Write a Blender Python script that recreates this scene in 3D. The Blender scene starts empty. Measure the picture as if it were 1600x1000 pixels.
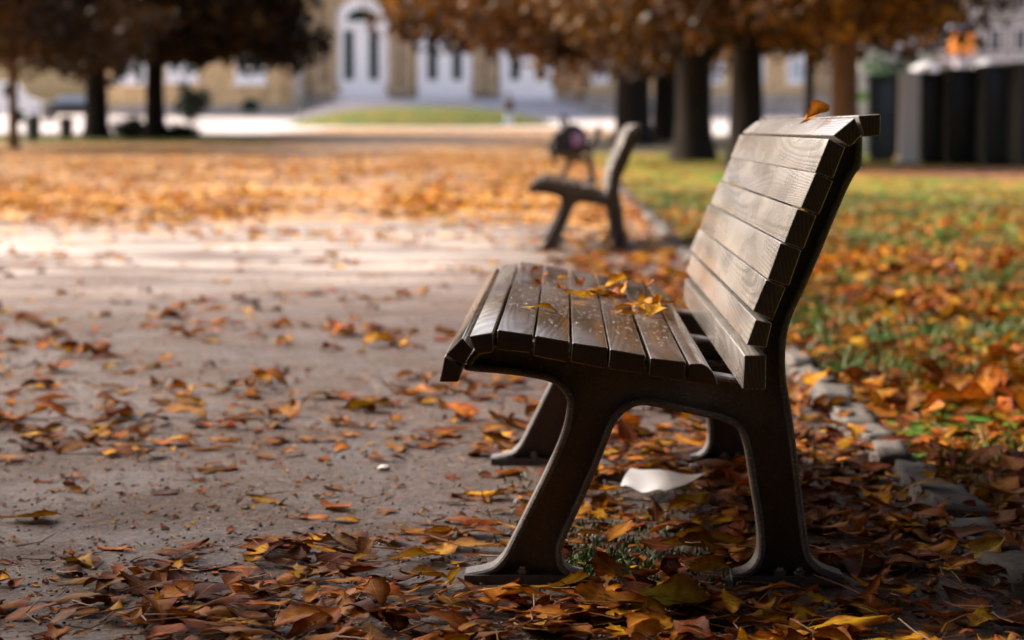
import bpy, bmesh, math, random
import numpy as np
from mathutils import Vector, Matrix
from mathutils.geometry import tessellate_polygon

scene = bpy.context.scene
COL = scene.collection
R = math.radians

# ------------------------------------------------------------------ camera, sky, sun, exposure
F_PX, CAM_H = 3450.0, 0.78
PITCH = math.atan(301 / F_PX)
cam_d = bpy.data.cameras.new('camera')
cam = bpy.data.objects.new('camera', cam_d); COL.objects.link(cam)
cam.location = (0, 0, CAM_H)
cam.rotation_euler = (R(90) - PITCH, 0, 0)
cam_d.sensor_width = 36; cam_d.lens = F_PX / 1600 * 36
cam_d.clip_start = 0.05; cam_d.clip_end = 3000
cam_d.dof.use_dof = True
cam_d.dof.focus_distance = 3.62
cam_d.dof.aperture_fstop = 3.9
scene.camera = cam

SUN_EL, SUN_AZ = 37, -62          # azimuth: degrees clockwise from +Y (away from the camera); negative = left
w = bpy.data.worlds.new('World'); scene.world = w; w.use_nodes = True
nt = w.node_tree; nt.nodes.clear()
sky = nt.nodes.new('ShaderNodeTexSky'); sky.sky_type = 'NISHITA'; sky.sun_disc = False
sky.sun_elevation = R(SUN_EL); sky.sun_rotation = R(SUN_AZ)
sky.dust_density = 6.0; sky.air_density = 1.0; sky.ozone_density = 0.6
bg = nt.nodes.new('ShaderNodeBackground'); bg.inputs['Strength'].default_value = 0.15
wo = nt.nodes.new('ShaderNodeOutputWorld')
tint = nt.nodes.new('ShaderNodeMix'); tint.data_type = 'RGBA'; tint.blend_type = 'MULTIPLY'; tint.inputs[0].default_value = 1.0
tint.inputs[7].default_value = (1.07, .98, .91, 1)      # thin warm autumn overcast
nt.links.new(sky.outputs[0], tint.inputs[6]); nt.links.new(tint.outputs[2], bg.inputs[0]); nt.links.new(bg.outputs[0], wo.inputs[0])
sd = bpy.data.lights.new('sun', 'SUN'); sd.energy = 3.0; sd.angle = R(9); sd.color = (1.0, 0.90, 0.78)
so = bpy.data.objects.new('sun', sd); COL.objects.link(so)
to_sun = Vector((math.sin(R(SUN_AZ)) * math.cos(R(SUN_EL)), math.cos(R(SUN_AZ)) * math.cos(R(SUN_EL)), math.sin(R(SUN_EL))))
so.rotation_euler = to_sun.to_track_quat('Z', 'Y').to_euler()
scene.view_settings.view_transform = 'Standard'; scene.view_settings.look = 'None'
scene.view_settings.gamma = 1.0; scene.view_settings.exposure = 1.12
scene.cycles.max_bounces = 6; scene.cycles.transparent_max_bounces = 4
scene.cycles.caustics_reflective = False; scene.cycles.caustics_refractive = False

# ------------------------------------------------------------------ helpers
def at(px, py, Y):
    "point of the world at distance Y that the photograph shows at pixel (px, py)"
    x = (px - 800) / F_PX; y = (500 - py) / F_PX
    d = Vector((x, math.cos(PITCH) + y * math.sin(PITCH), -math.sin(PITCH) + y * math.cos(PITCH)))
    t = Y / d.y
    return Vector((0, 0, CAM_H)) + d * t

_TY = [-40, 55, 80, 115, 125, 136, 145, 200, 400, 1500]
_TZ = [0, 0, .40, .74, .95, 1.38, 1.65, 3.0, 4.0, 6.0]
def gz(Y):
    return float(np.interp(Y, _TY, _TZ))

class MB:
    def __init__(s): s.v = []; s.f = []
    def add(s, verts, faces):
        n = len(s.v); s.v += [tuple(v) for v in verts]; s.f += [[i + n for i in f] for f in faces]
    def box(s, x0, x1, y0, y1, z0, z1):
        s.add([(x0,y0,z0),(x1,y0,z0),(x1,y1,z0),(x0,y1,z0),(x0,y0,z1),(x1,y0,z1),(x1,y1,z1),(x0,y1,z1)],
              [(0,3,2,1),(4,5,6,7),(0,1,5,4),(1,2,6,5),(2,3,7,6),(3,0,4,7)])
    def prism(s, poly, y0, y1):
        "polygon in (x, z), extruded along y"
        n = len(poly)
        if n > 30:
            tr = tessellate_polygon([[Vector((x, z, 0)) for x, z in poly]])
            s.add([(x, y0, z) for x, z in poly] + [(x, y1, z) for x, z in poly],
                  [tuple(t) for t in tr] + [tuple(i+n for i in reversed(t)) for t in tr] + [(i, i+n, (i+1) % n + n, (i+1) % n) for i in range(n)])
            return
        s.add([(x, y0, z) for x, z in poly] + [(x, y1, z) for x, z in poly],
              [list(range(n)), list(range(2*n-1, n-1, -1))] + [(i, i+n, (i+1) % n + n, (i+1) % n) for i in range(n)])
    def tube(s, pts, rad, n=10, cap=True, wob=0, rnd=None):
        rings = []
        P = [Vector(p) for p in pts]
        up = Vector((0.03, 1, 0.02))
        vs = []
        for i, p in enumerate(P):
            t = (P[min(i+1, len(P)-1)] - P[max(i-1, 0)]).normalized()
            a = t.cross(up)
            if a.length < 0.05: a = t.cross(Vector((1, 0, 0)))
            a.normalize(); b = t.cross(a).normalized()
            r = rad[i] if hasattr(rad, '__len__') else rad
            for k in range(n):
                th = 2 * math.pi * k / n
                rr = r * (1 + (rnd.uniform(-wob, wob) if rnd else 0))
                vs.append(p + (a * math.cos(th) + b * math.sin(th)) * rr)
        fs = []
        for i in range(len(P) - 1):
            for k in range(n):
                fs.append((i*n+k, i*n+(k+1) % n, (i+1)*n+(k+1) % n, (i+1)*n+k))
        if cap:
            fs.append(list(range(n-1, -1, -1))); fs.append([(len(P)-1)*n + k for k in range(n)])
        s.add(vs, fs)
    def lathe(s, prof, c=(0, 0, 0), n=20):
        vs = []; fs = []
        for r, z in prof:
            for k in range(n):
                th = 2*math.pi*k/n
                vs.append((c[0]+r*math.cos(th), c[1]+r*math.sin(th), c[2]+z))
        for i in range(len(prof)-1):
            for k in range(n): fs.append((i*n+k, i*n+(k+1) % n, (i+1)*n+(k+1) % n, (i+1)*n+k))
        fs.append(list(range(n-1, -1, -1))); fs.append([(len(prof)-1)*n+k for k in range(n)])
        s.add(vs, fs)
    def build(s, name, mat, parent=None, bevel=0, smooth=30, seg=2):
        me = bpy.data.meshes.new(name); me.from_pydata(s.v, [], s.f)
        bm = bmesh.new(); bm.from_mesh(me)
        bmesh.ops.recalc_face_normals(bm, faces=bm.faces)
        if bevel:
            es = [e for e in bm.edges if len(e.link_faces) == 2 and e.calc_face_angle(0) > R(35)]
            bmesh.ops.bevel(bm, geom=es, offset=bevel, segments=seg, affect='EDGES', profile=0.6, clamp_overlap=True)
        if smooth:
            for f in bm.faces: f.smooth = True
            for e in bm.edges:
                e.smooth = not (len(e.link_faces) != 2 or e.calc_face_angle(0) > R(smooth))
        bm.to_mesh(me); bm.free()
        if mat: me.materials.append(mat)
        o = bpy.data.objects.new(name, me); COL.objects.link(o)
        if parent: o.parent = parent
        return o

def empty(name, loc, rz=0):
    o = bpy.data.objects.new(name, None); COL.objects.link(o); o.location = loc; o.rotation_euler = (0, 0, rz)
    o.empty_display_size = 0.2
    return o
def tag(o, label=None, cat=None, group=None, kind=None):
    if label: o['label'] = label
    if cat: o['category'] = cat
    if group: o['group'] = group
    if kind: o['kind'] = kind
    return o
def copy_tree(o, parent=None):
    c = o.copy(); COL.objects.link(c); c.parent = parent
    for ch in [q for q in bpy.data.objects if q.parent == o]: copy_tree(ch, c)
    return c

# ------------------------------------------------------------------ materials
class NT:
    def __init__(s, name):
        s.m = bpy.data.materials.new(name); s.m.use_nodes = True
        s.t = s.m.node_tree; s.b = s.t.nodes['Principled BSDF']
    def n(s, typ, **kw):
        nd = s.t.nodes.new('ShaderNode' + typ)
        for k, v in kw.items():
            if k in nd.inputs: s.set(nd.inputs[k], v)
            else: setattr(nd, k, v)
        return nd
    def set(s, inp, v):
        if isinstance(v, bpy.types.NodeSocket): s.t.links.new(v, inp)
        elif isinstance(v, (tuple, list)) and len(v) == 3 and inp.type == 'RGBA': inp.default_value = (*v, 1)
        else: inp.default_value = v
    def coord(s, kind='Object', scale=(1, 1, 1), loc=None):
        tc = s.n('TexCoord'); mp = s.n('Mapping'); s.t.links.new(tc.outputs[kind], mp.inputs['Vector'])
        s.set(mp.inputs['Scale'], scale)
        if loc is not None: s.set(mp.inputs['Location'], loc)
        return mp.outputs[0]
    def noise(s, vec, scale, detail=4, rough=.55, dist=0):
        nd = s.n('TexNoise', Scale=scale, Detail=detail, Roughness=rough, Distortion=dist); s.set(nd.inputs['Vector'], vec)
        return nd.outputs[0]
    def ramp(s, fac, stops, mode='LINEAR'):
        nd = s.n('ValToRGB'); cr = nd.color_ramp; cr.interpolation = mode
        while len(cr.elements) < len(stops): cr.elements.new(0.5)
        for e, (p, c) in zip(cr.elements, stops):
            e.position = p; e.color = (*c, 1) if hasattr(c, '__len__') else (c, c, c, 1)
        s.set(nd.inputs[0], fac); return nd.outputs[0]
    def mix(s, fac, a, b, blend='MIX'):
        nd = s.n('Mix', data_type='RGBA', blend_type=blend)
        s.set(nd.inputs[0], fac); s.set(nd.inputs[6], a); s.set(nd.inputs[7], b); return nd.outputs[2]
    def math(s, op, a, b=None, clamp=False):
        nd = s.n('Math', operation=op, use_clamp=clamp); s.set(nd.inputs[0], a)
        if b is not None: s.set(nd.inputs[1], b)
        return nd.outputs[0]
    def maprange(s, v, a, b, c=0, d=1, smooth=False):
        nd = s.n('MapRange', interpolation_type='SMOOTHSTEP' if smooth else 'LINEAR')
        for i, x in enumerate((v, a, b, c, d)): s.set(nd.inputs[i], x)
        return nd.outputs[0]
    def bump(s, h, strength=.5, dist=.01, prev=None):
        nd = s.n('Bump', Strength=strength, Distance=dist); s.set(nd.inputs['Height'], h)
        if prev is not None: s.set(nd.inputs['Normal'], prev)
        return nd.outputs[0]
    def out(s, color=None, rough=None, normal=None, spec=None, metal=None):
        if color is not None: s.set(s.b.inputs['Base Color'], color)
        if rough is not None: s.set(s.b.inputs['Roughness'], rough)
        if normal is not None: s.set(s.b.inputs['Normal'], normal)
        if spec is not None: s.set(s.b.inputs['Specular IOR Level'], spec)
        if metal is not None: s.set(s.b.inputs['Metallic'], metal)
        return s.m

def plain(name, col, rough=.7, var=.25, scale=6, spec=.5, metal=0, bump=0):
    t = NT(name); v = t.coord()
    nz = t.noise(v, scale, 5)
    c = t.mix(nz, tuple(x*(1-var) for x in col), tuple(min(1, x*(1+var)) for x in col))
    n = t.bump(t.noise(v, scale*6, 4), .4, bump) if bump else None
    return t.out(c, rough, n, spec, metal)

def wood_mat(name, dark, light, wet_lo, wet_hi, coat, k=1.0):
    t = NT(name)
    oi = t.n('ObjectInfo')
    cb = t.n('CombineXYZ', X=t.math('MULTIPLY', oi.outputs['Random'], 3.7), Y=t.math('MULTIPLY', oi.outputs['Random'], 11.3), Z=t.math('MULTIPLY', oi.outputs['Random'], 5.1))
    v = t.coord('Object', (1, 1, 1), cb.outputs[0])
    sc = lambda *k: (lambda m: (t.set(m.inputs['Vector'], v), t.set(m.inputs['Scale'], k), m.outputs[0])[-1])(t.n('Mapping'))
    # growth rings: contour lines of one smooth stretched field give the cathedral figure of sawn boards
    fz = t.n('SeparateXYZ', Vector=v)
    field = t.math('ADD', t.math('MULTIPLY', t.noise(sc(7, .55, 7), 1.0, 0.0, .4, .1), .8), t.math('ADD', t.math('MULTIPLY', fz.outputs[2], 2.4), t.math('MULTIPLY', fz.outputs[0], 1.7)))
    wob = t.math('MULTIPLY', t.noise(sc(50, 5, 50), 1.0, 1, .5), .014)
    rings = t.math('SINE', t.math('MULTIPLY', t.math('ADD', field, wob), 235.0))
    r01 = t.math('ADD', t.math('MULTIPLY', rings, .5), .5)
    fibre = t.noise(sc(420, 9, 420), 1.0, 2, .5)
    patch = t.noise(v, 5.0, 4, .6)
    c = t.mix(t.maprange(patch, .2, .8), dark, light)
    c = t.mix(t.math('MULTIPLY', t.maprange(r01, .3, .95), .62), c, tuple(x*.35 for x in dark))
    c = t.mix(t.math('MULTIPLY', fibre, .22), c, tuple(x*.5 for x in dark))
    c = t.mix(t.math('MULTIPLY', oi.outputs['Random'], .4), c, tuple(x*y for x, y in zip(light, (.5, .5, .52))))
    # end grain soaks up water and is darker, with its own fine saw lines
    nm = t.n('TexCoord').outputs['Normal']; ny = t.math('ABSOLUTE', t.n('SeparateXYZ', Vector=nm).outputs[1])
    endm = t.maprange(ny, .75, .95, 0, 1)
    e1 = t.math('SINE', t.math('ADD', t.math('MULTIPLY', field, 60), t.math('MULTIPLY', t.n('SeparateXYZ', Vector=sc(900, 1, 700)).outputs[0], 1.0)))
    ec = t.mix(t.noise(v, 60, 4, .65), tuple(x*k*.22 for x in dark), tuple(x*k*.62 for x in dark))
    ec = t.mix(t.math('MULTIPLY', t.maprange(e1, -.2, 1), .35), ec, tuple(x*.75 for x in dark))
    c = t.mix(endm, c, ec)
    h = t.math('ADD', t.math('MULTIPLY', r01, -.6), t.math('MULTIPLY', fibre, .25))
    n = t.bump(h, .4, .0006)
    n = t.bump(t.noise(sc(12, 1.6, 12), 1, 1, .5), .3, .005, n)
    wet = t.noise(sc(9, 1.8, 9), 1.0, 2, .5, .2)
    rough = t.maprange(wet, .3, .7, wet_lo, wet_hi)
    t.set(t.b.inputs['Coat Weight'], t.math('MULTIPLY', t.maprange(wet, .30, .75, coat, coat*.35), t.math('MULTIPLY', t.math('SUBTRACT', 1.0, t.math('MULTIPLY', r01, .6)), t.math('SUBTRACT', 1.0, t.math('MULTIPLY', endm, .85)))))
    t.set(t.b.inputs['Coat Roughness'], .10)
    return t.out(c, t.math('ADD', rough, t.math('MULTIPLY', endm, .25)), n, .6)

def gravel_mat():
    t = NT('path_gravel')
    v = t.coord('Object')
    sp = t.n('SeparateXYZ'); t.set(sp.inputs[0], v); X, Y = sp.outputs[0], sp.outputs[1]
    big = t.noise(v, .9, 5, .6); mid = t.noise(v, 9, 5, .65)
    grit = t.n('TexVoronoi', Scale=160.0); t.set(grit.inputs['Vector'], v)
    fine = t.noise(v, 70, 6, .75)
    c = t.ramp(fine, [(.28, (.030, .021, .017)), (.5, (.105, .076, .062)), (.72, (.32, .25, .215))])
    c = t.mix(t.math('MULTIPLY', t.maprange(mid, .35, .65), .55), c, (.17, .118, .095))
    c = t.mix(t.math('MULTIPLY', t.maprange(big, .42, .62), .6), c, (.085, .058, .046))
    pt = t.noise(v, 24, 4, .7)
    c = t.mix(t.math('MULTIPLY', t.maprange(pt, .50, .66), .6), c, (.07, .05, .042))
    c = t.mix(t.math('MULTIPLY', t.maprange(pt, .42, .30), .5), c, (.42, .35, .32))
    c = t.mix(t.math('MULTIPLY', t.math('GREATER_THAN', t.n('SeparateColor', Color=grit.outputs['Color']).outputs[0], .8), .6), c, (.40, .35, .33))
    # small litter crumbs
    cr = t.n('TexVoronoi', Scale=26.0); t.set(cr.inputs['Vector'], t.coord('Object', (1, 1.5, 1)))
    crc = t.n('SeparateColor', Color=cr.outputs['Color'])
    crm = t.math('MULTIPLY', t.math('GREATER_THAN', crc.outputs[0], .66), t.math('LESS_THAN', cr.outputs['Distance'], .33))
    c = t.mix(t.math('MULTIPLY', crm, .75), c, t.mix(crc.outputs[1], (.25, .07, .02), (.42, .22, .06)))
    # bright glare on the open middle of the path, painted into the gravel colour
    glare = t.math('MULTIPLY', t.maprange(Y, 7.5, 13.5, 0, 1, True), t.maprange(Y, 14.5, 22, 1, 0, True))
    glare = t.math('MULTIPLY', glare, t.maprange(X, .6, -.6, 0, 1, True))
    c = t.mix(t.math('MULTIPLY', glare, t.maprange(t.noise(t.coord('Object', (.5, 1.6, 1)), 1.6, 5), .42, .58, .0, .85)), c, (.60, .54, .50))
    # leaf litter: matted leaves in cells of leaf size, dense from 17 m on
    lv = t.n('TexVoronoi', Scale=9.0); t.set(lv.inputs['Vector'], t.coord('Object', (1, .8, 1)))
    ls = t.n('SeparateColor', Color=lv.outputs['Color'])
    dens = t.math('MULTIPLY', t.maprange(Y, 13.5, 24, 0, 1, True), t.maprange(Y, 44, 75, 1, .85, True))
    dens = t.math('MULTIPLY', dens, t.maprange(Y, 25, 33, 1, .62, True))
    dens = t.math('MULTIPLY', dens, t.maprange(t.noise(t.coord('Object', (.30, .5, 1)), 1.0, 5), .38, .56, .15, 1.1))
    lm = t.math('LESS_THAN', ls.outputs[0], dens)
    lc = t.ramp(ls.outputs[1], [(0, (.24, .07, .015)), (.3, (.44, .16, .025)), (.6, (.64, .30, .035)), (.85, (.80, .48, .06)), (1, (.68, .50, .30))])
    c = t.mix(lm, c, lc)
    n = t.bump(fine, 1.0, .008); n = t.bump(mid, .7, .025, n); n = t.bump(pt, .6, .012, n)
    rough = t.maprange(t.noise(v, 2.2, 4), .38, .62, .38, .75)
    damp_shade = t.math('MULTIPLY', t.maprange(Y, 8, 14.5, 1, 0, True), t.maprange(t.noise(v, .7, 3), .3, .6, .75, 1.0))  # near gravel darkened: real damp plus canopy shade put into the colour
    c = t.mix(damp_shade, c, t.mix(1.0, c, (.46, .37, .345), 'MULTIPLY'))
    return t.out(c, rough, n, .35)

def grass_ground_mat(name, leafy=.55, green=(.045, .085, .012)):
    t = NT(name); v = t.coord('Object')
    fine = t.noise(v, 60, 5, .7); mid = t.noise(v, 3.0, 4); 
    c = t.ramp(fine, [(.3, tuple(x*.3 for x in green)), (.6, green), (.8, tuple(min(1, x*2.2) for x in green))])
    c = t.mix(t.maprange(mid, .4, .65), c, tuple(x*y for x, y in zip(green, (1.9, 1.15, .8))))
    lv = t.n('TexVoronoi', Scale=10.0); t.set(lv.inputs['Vector'], t.coord('Object', (1, .75, 1)))
    ls = t.n('SeparateColor', Color=lv.outputs['Color'])
    dn = t.maprange(t.noise(t.coord('Object', (.5, .5, 1)), .8, 4), .35, .62, leafy*.35, leafy*1.5)
    lc = t.ramp(ls.outputs[1], [(0, (.12, .035, .012)), (.35, (.30, .10, .02)), (.7, (.48, .20, .035)), (1, (.6, .36, .05))])
    c = t.mix(t.math('LESS_THAN', ls.outputs[0], dn), c, lc)
    return t.out(c, .8, t.bump(fine, .9, .02), .25)

def leaf_mat():
    t = NT('dead_leaf')
    a = t.n('Attribute', attribute_name='leafcol'); uv = t.n('UVMap', uv_map='leafuv')
    sp = t.n('SeparateXYZ'); t.set(sp.inputs[0], uv.outputs[0]); s, w_ = sp.outputs[0], sp.outputs[1]   # s along, w_ -1..1 across
    aw = t.math('ABSOLUTE', w_)
    mid = t.maprange(aw, .025, .06, 1, 0)
    ph = t.math('SUBTRACT', t.math('MULTIPLY', s, 15.0), t.math('MULTIPLY', aw, 3.2))
    tri = t.math('ABSOLUTE', t.math('SUBTRACT', t.math('FRACT', ph), .5))
    vein = t.math('MULTIPLY', t.maprange(tri, .0, .09, 1, 0), t.maprange(aw, .98, .5, 0, 1))
    obj = t.coord('Object')
    blot = t.noise(obj, 45, 4, .6); blot2 = t.noise(obj, 14, 3)
    c = a.outputs['Color']
    c = t.mix(t.math('MULTIPLY', t.maprange(blot, .42, .66), .75), c, t.mix(1.0, c, (.42, .22, .14), 'MULTIPLY'))
    c = t.mix(t.math('MULTIPLY', t.maprange(t.math('ADD', aw, t.math('MULTIPLY', blot2, .5)), .75, 1.15), .85), c, t.mix(1.0, c, (.5, .25, .15), 'MULTIPLY'))
    c = t.mix(t.math('MULTIPLY', vein, .6), c, t.mix(1.0, c, (1.5, 1.45, 1.2), 'MULTIPLY'))
    c = t.mix(t.math('MULTIPLY', mid, .6), c, t.mix(.5, c, (.62, .45, .12)))
    h = t.math('ADD', t.math('MULTIPLY', vein, -1.0), t.math('MULTIPLY', blot, .5))
    n = t.bump(h, .9, .0022)
    rough = t.maprange(blot2, .35, .65, .45, .75)
    t.out(c, rough, n, .12)
    tr = t.n('BsdfTranslucent'); t.set(tr.inputs['Color'], c); ms = t.n('MixShader'); t.set(ms.inputs[0], .15)
    t.t.links.new(t.b.outputs[0], ms.inputs[1]); t.t.links.new(tr.outputs[0], ms.inputs[2])
    t.t.links.new(ms.outputs[0], t.t.nodes['Material Output'].inputs[0])
    return t.m

def crown_mat(name, stops):
    t = NT(name); v = t.coord('Object')
    a = t.n('Attribute', attribute_name='leafcol')
    f = t.n('SeparateColor', Color=a.outputs['Color']).outputs[0]
    c = t.ramp(f, stops)
    t.out(c, .6, None, .3)
    tr = t.n('BsdfTranslucent'); t.set(tr.inputs['Color'], c); ms = t.n('MixShader'); t.set(ms.inputs[0], .35)
    t.t.links.new(t.b.outputs[0], ms.inputs[1]); t.t.links.new(tr.outputs[0], ms.inputs[2])
    t.t.links.new(ms.outputs[0], t.t.nodes['Material Output'].inputs[0])
    return t.m

def bark_mat(name, col):
    t = NT(name); v = t.coord('Object', (9, 9, 2.0)); n1 = t.noise(v, 1.6, 6, .7, .5)
    c = t.ramp(n1, [(.3, tuple(x*.35 for x in col)), (.55, col), (.8, tuple(x*1.8 for x in col))])
    return t.out(c, .85, t.bump(n1, .9, .04), .25)

def iron_mat(name, k):
    t = NT(name); v = t.coord('Object')
    g = t.noise(v, 190, 4, .75); p = t.noise(v, 14, 5, .65); st = t.noise(t.coord('Object', (60, 60, 6)), 1, 3)
    c = t.mix(t.maprange(p, .35, .7), (.014*k, .0145*k, .017*k), (.040*k, .041*k, .046*k))
    c = t.mix(t.math('MULTIPLY', t.maprange(st, .5, .75), .4), c, (.06*k, .056*k, .056*k))
    c = t.mix(t.math('MULTIPLY', t.maprange(g, .54, .66), .75), c, (.11*k, .10*k, .10*k))
    ge = t.n('NewGeometry')
    c = t.mix(t.math('MULTIPLY', t.maprange(ge.outputs['Pointiness'], .52, .60), .55), c, (.16, .15, .16))
    n = t.bump(g, .45, .0009); n = t.bump(t.noise(v, 60, 3), .25, .0015, n)
    return t.out(c, t.maprange(p, .3, .7, .4, .65), n, .3)

def stone_mat(name, col, scale=30, bump=.006):
    t = NT(name); v = t.coord('Object'); a = t.noise(v, scale, 6, .7); b = t.noise(v, scale/6, 4)
    c = t.ramp(a, [(.3, tuple(x*.45 for x in col)), (.55, col), (.75, tuple(min(1, x*1.5) for x in col))])
    c = t.mix(t.math('MULTIPLY', t.maprange(b, .5, .7), .5), c, tuple(x*y*.5 for x, y in zip(col, (.9, 1, .8))))
    return t.out(c, .75, t.bump(a, .8, bump), .35)

M_SEAT = wood_mat('seat_wood', (.078, .056, .038), (.215, .165, .125), .10, .34, .9, 1.7)
M_BACK = wood_mat('back_wood', (.235, .215, .20), (.58, .555, .54), .16, .34, .9, .6)
M_IRON = iron_mat('cast_iron', 2.9)
M_RIM = iron_mat('worn_iron_edge', 5.0)
M_LEAF = leaf_mat()
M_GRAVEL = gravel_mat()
M_LAWN = grass_ground_mat('lawn_ground', .42, (.042, .18, .004))
M_LAWNFAR = grass_ground_mat('mown_grass', .10, (.06, .115, .016))
M_SOIL = plain('bed_soil', (.045, .032, .024), .95, .5, 30, .2, bump=.01)
M_STONE = stone_mat('kerb_granite', (.14, .13, .125), 45, .01)
M_BOLT = plain('bolt_steel', (.30, .28, .27), .4, .3, 90, .6, .7)
M_BLADE = NT('grass_blade'); _a = M_BLADE.n('Attribute', attribute_name='leafcol'); M_BLADE = M_BLADE.out(_a.outputs['Color'], .5, None, .4)

# ------------------------------------------------------------------ setting: ground sheets
def sheet(name, mat, edgeL, edgeR, y0, y1, lift, step=None, nx=2):
    ys = list(np.arange(y0, min(y1, 60), 3.0)) + [y for y in list(range(60, 150, 3)) + [160, 180, 200, 300, 400, 700, 1500] if y0 < y < y1] + [y1]
    ys = sorted(set([float(y) for y in ys]))
    vs = []; fs = []
    for y in ys:
        a = edgeL(y); b = edgeR(y)
        for k in range(nx+1): vs.append((a + (b-a)*k/nx, y, gz(y) + lift))
    for i in range(len(ys)-1):
        for k in range(nx): fs.append((i*(nx+1)+k, i*(nx+1)+k+1, (i+1)*(nx+1)+k+1, (i+1)*(nx+1)+k))
    me = bpy.data.meshes.new(name); me.from_pydata(vs, [], fs); me.materials.append(mat)
    o = bpy.data.objects.new(name, me); COL.objects.link(o); return tag(o, kind='structure')
KERB0 = (0.8656, 3.80); KDX = (1.2428-.8656)/(21.4517-3.80)
def kerb_x(y): return KERB0[0] + (y - KERB0[1]) * KDX
sheet('ground', plain('soil', (.10, .085, .06), .95, .3, 2, .2), lambda y: -900, lambda y: 900, -40, 1500, -.02)
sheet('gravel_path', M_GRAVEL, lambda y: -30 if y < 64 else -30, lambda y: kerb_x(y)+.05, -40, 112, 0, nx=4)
sheet('lawn', M_LAWN, lambda y: kerb_x(y)+.05, lambda y: 60, -40, 60, -.006, nx=4)
sheet('cross_path', plain('leafy_cross_path', (.26, .12, .055), .85, .45, 5, .2, bump=.01), lambda y: kerb_x(y)+.4 + max(0, (44-y))*.5, lambda y: 60, 33, 43, .006)
sheet('grass_verge', M_LAWNFAR, lambda y: -45, lambda y: -7.5-(y-72)*.22, 69, 84, .01, nx=2)
M_PLAZA = plain('plaza_paving', (.58, .54, .54), .6, .06, .6, .4)
sheet('plaza', M_PLAZA, lambda y: -120, lambda y: 60, 84, 220, .02, nx=4)
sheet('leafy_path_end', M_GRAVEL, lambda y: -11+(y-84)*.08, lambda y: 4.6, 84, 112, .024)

# grass mound in front of the steps
def mound():
    c = at(655, 199, 121); cx = c.x; vs = []; fs = []; nr, na = 8, 48
    for i in range(nr+1):
        r = i/nr
        for k in range(na):
            th = 2*math.pi*k/na
            x = cx + math.cos(th)*r*7.7; y = 123 + math.sin(th)*r*7.0
            vs.append((x, y, gz(y) - .02 + 1.05*(1 - r**2.6)))
    for i in range(nr):
        for k in range(na): fs.append((i*na+k, (i+1)*na+k, (i+1)*na+(k+1) % na, i*na+(k+1) % na))
    m = MB(); m.add(vs, fs); tag(m.build('grass_mound', M_LAWNFAR), kind='structure')
mound()

# ------------------------------------------------------------------ palace
M_SAND = stone_mat('sandstone', (.72, .50, .27), 2.5, .02)
M_SANDD = stone_mat('sandstone_trim', (.46, .34, .22), 2.5, .02)
M_PLINTH = stone_mat('plinth_stone', (.46, .40, .36), 3, .02)
M_WHITE = plain('white_paint', (.92, .90, .93), .45, .04, 3)
M_GLASS = plain('dark_pane', (.012, .035, .032), .12, .3, 2, .6)
M_STEP = plain('step_stone', (.52, .50, .54), .6, .08, 1.5, .4)

def wall_with_openings(m, x0, x1, y0, y1, z0, z1, ops):
    "solid wall between y0 and y1 with rectangular openings (ax, bx, az, bz)"
    xs = sorted({x0, x1, *[o[0] for o in ops], *[o[1] for o in ops]})
    for a, b in zip(xs, xs[1:]):
        here = sorted([(o[2], o[3]) for o in ops if o[0] <= a + 1e-6 and o[1] >= b - 1e-6])
        z = z0
        for lo, hi in here:
            if lo > z: m.box(a, b, y0, y1, z, lo)
            z = hi
        if z < z1: m.box(a, b, y0, y1, z, z1)

def arch_poly(cx, hw, z0, zs, n=14, grow=0):
    hw += grow
    return [(cx-hw, z0), (cx+hw, z0)] + [(cx+hw*math.cos(math.pi*k/n), zs+hw*math.sin(math.pi*k/n)) for k in range(n+1)]

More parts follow.
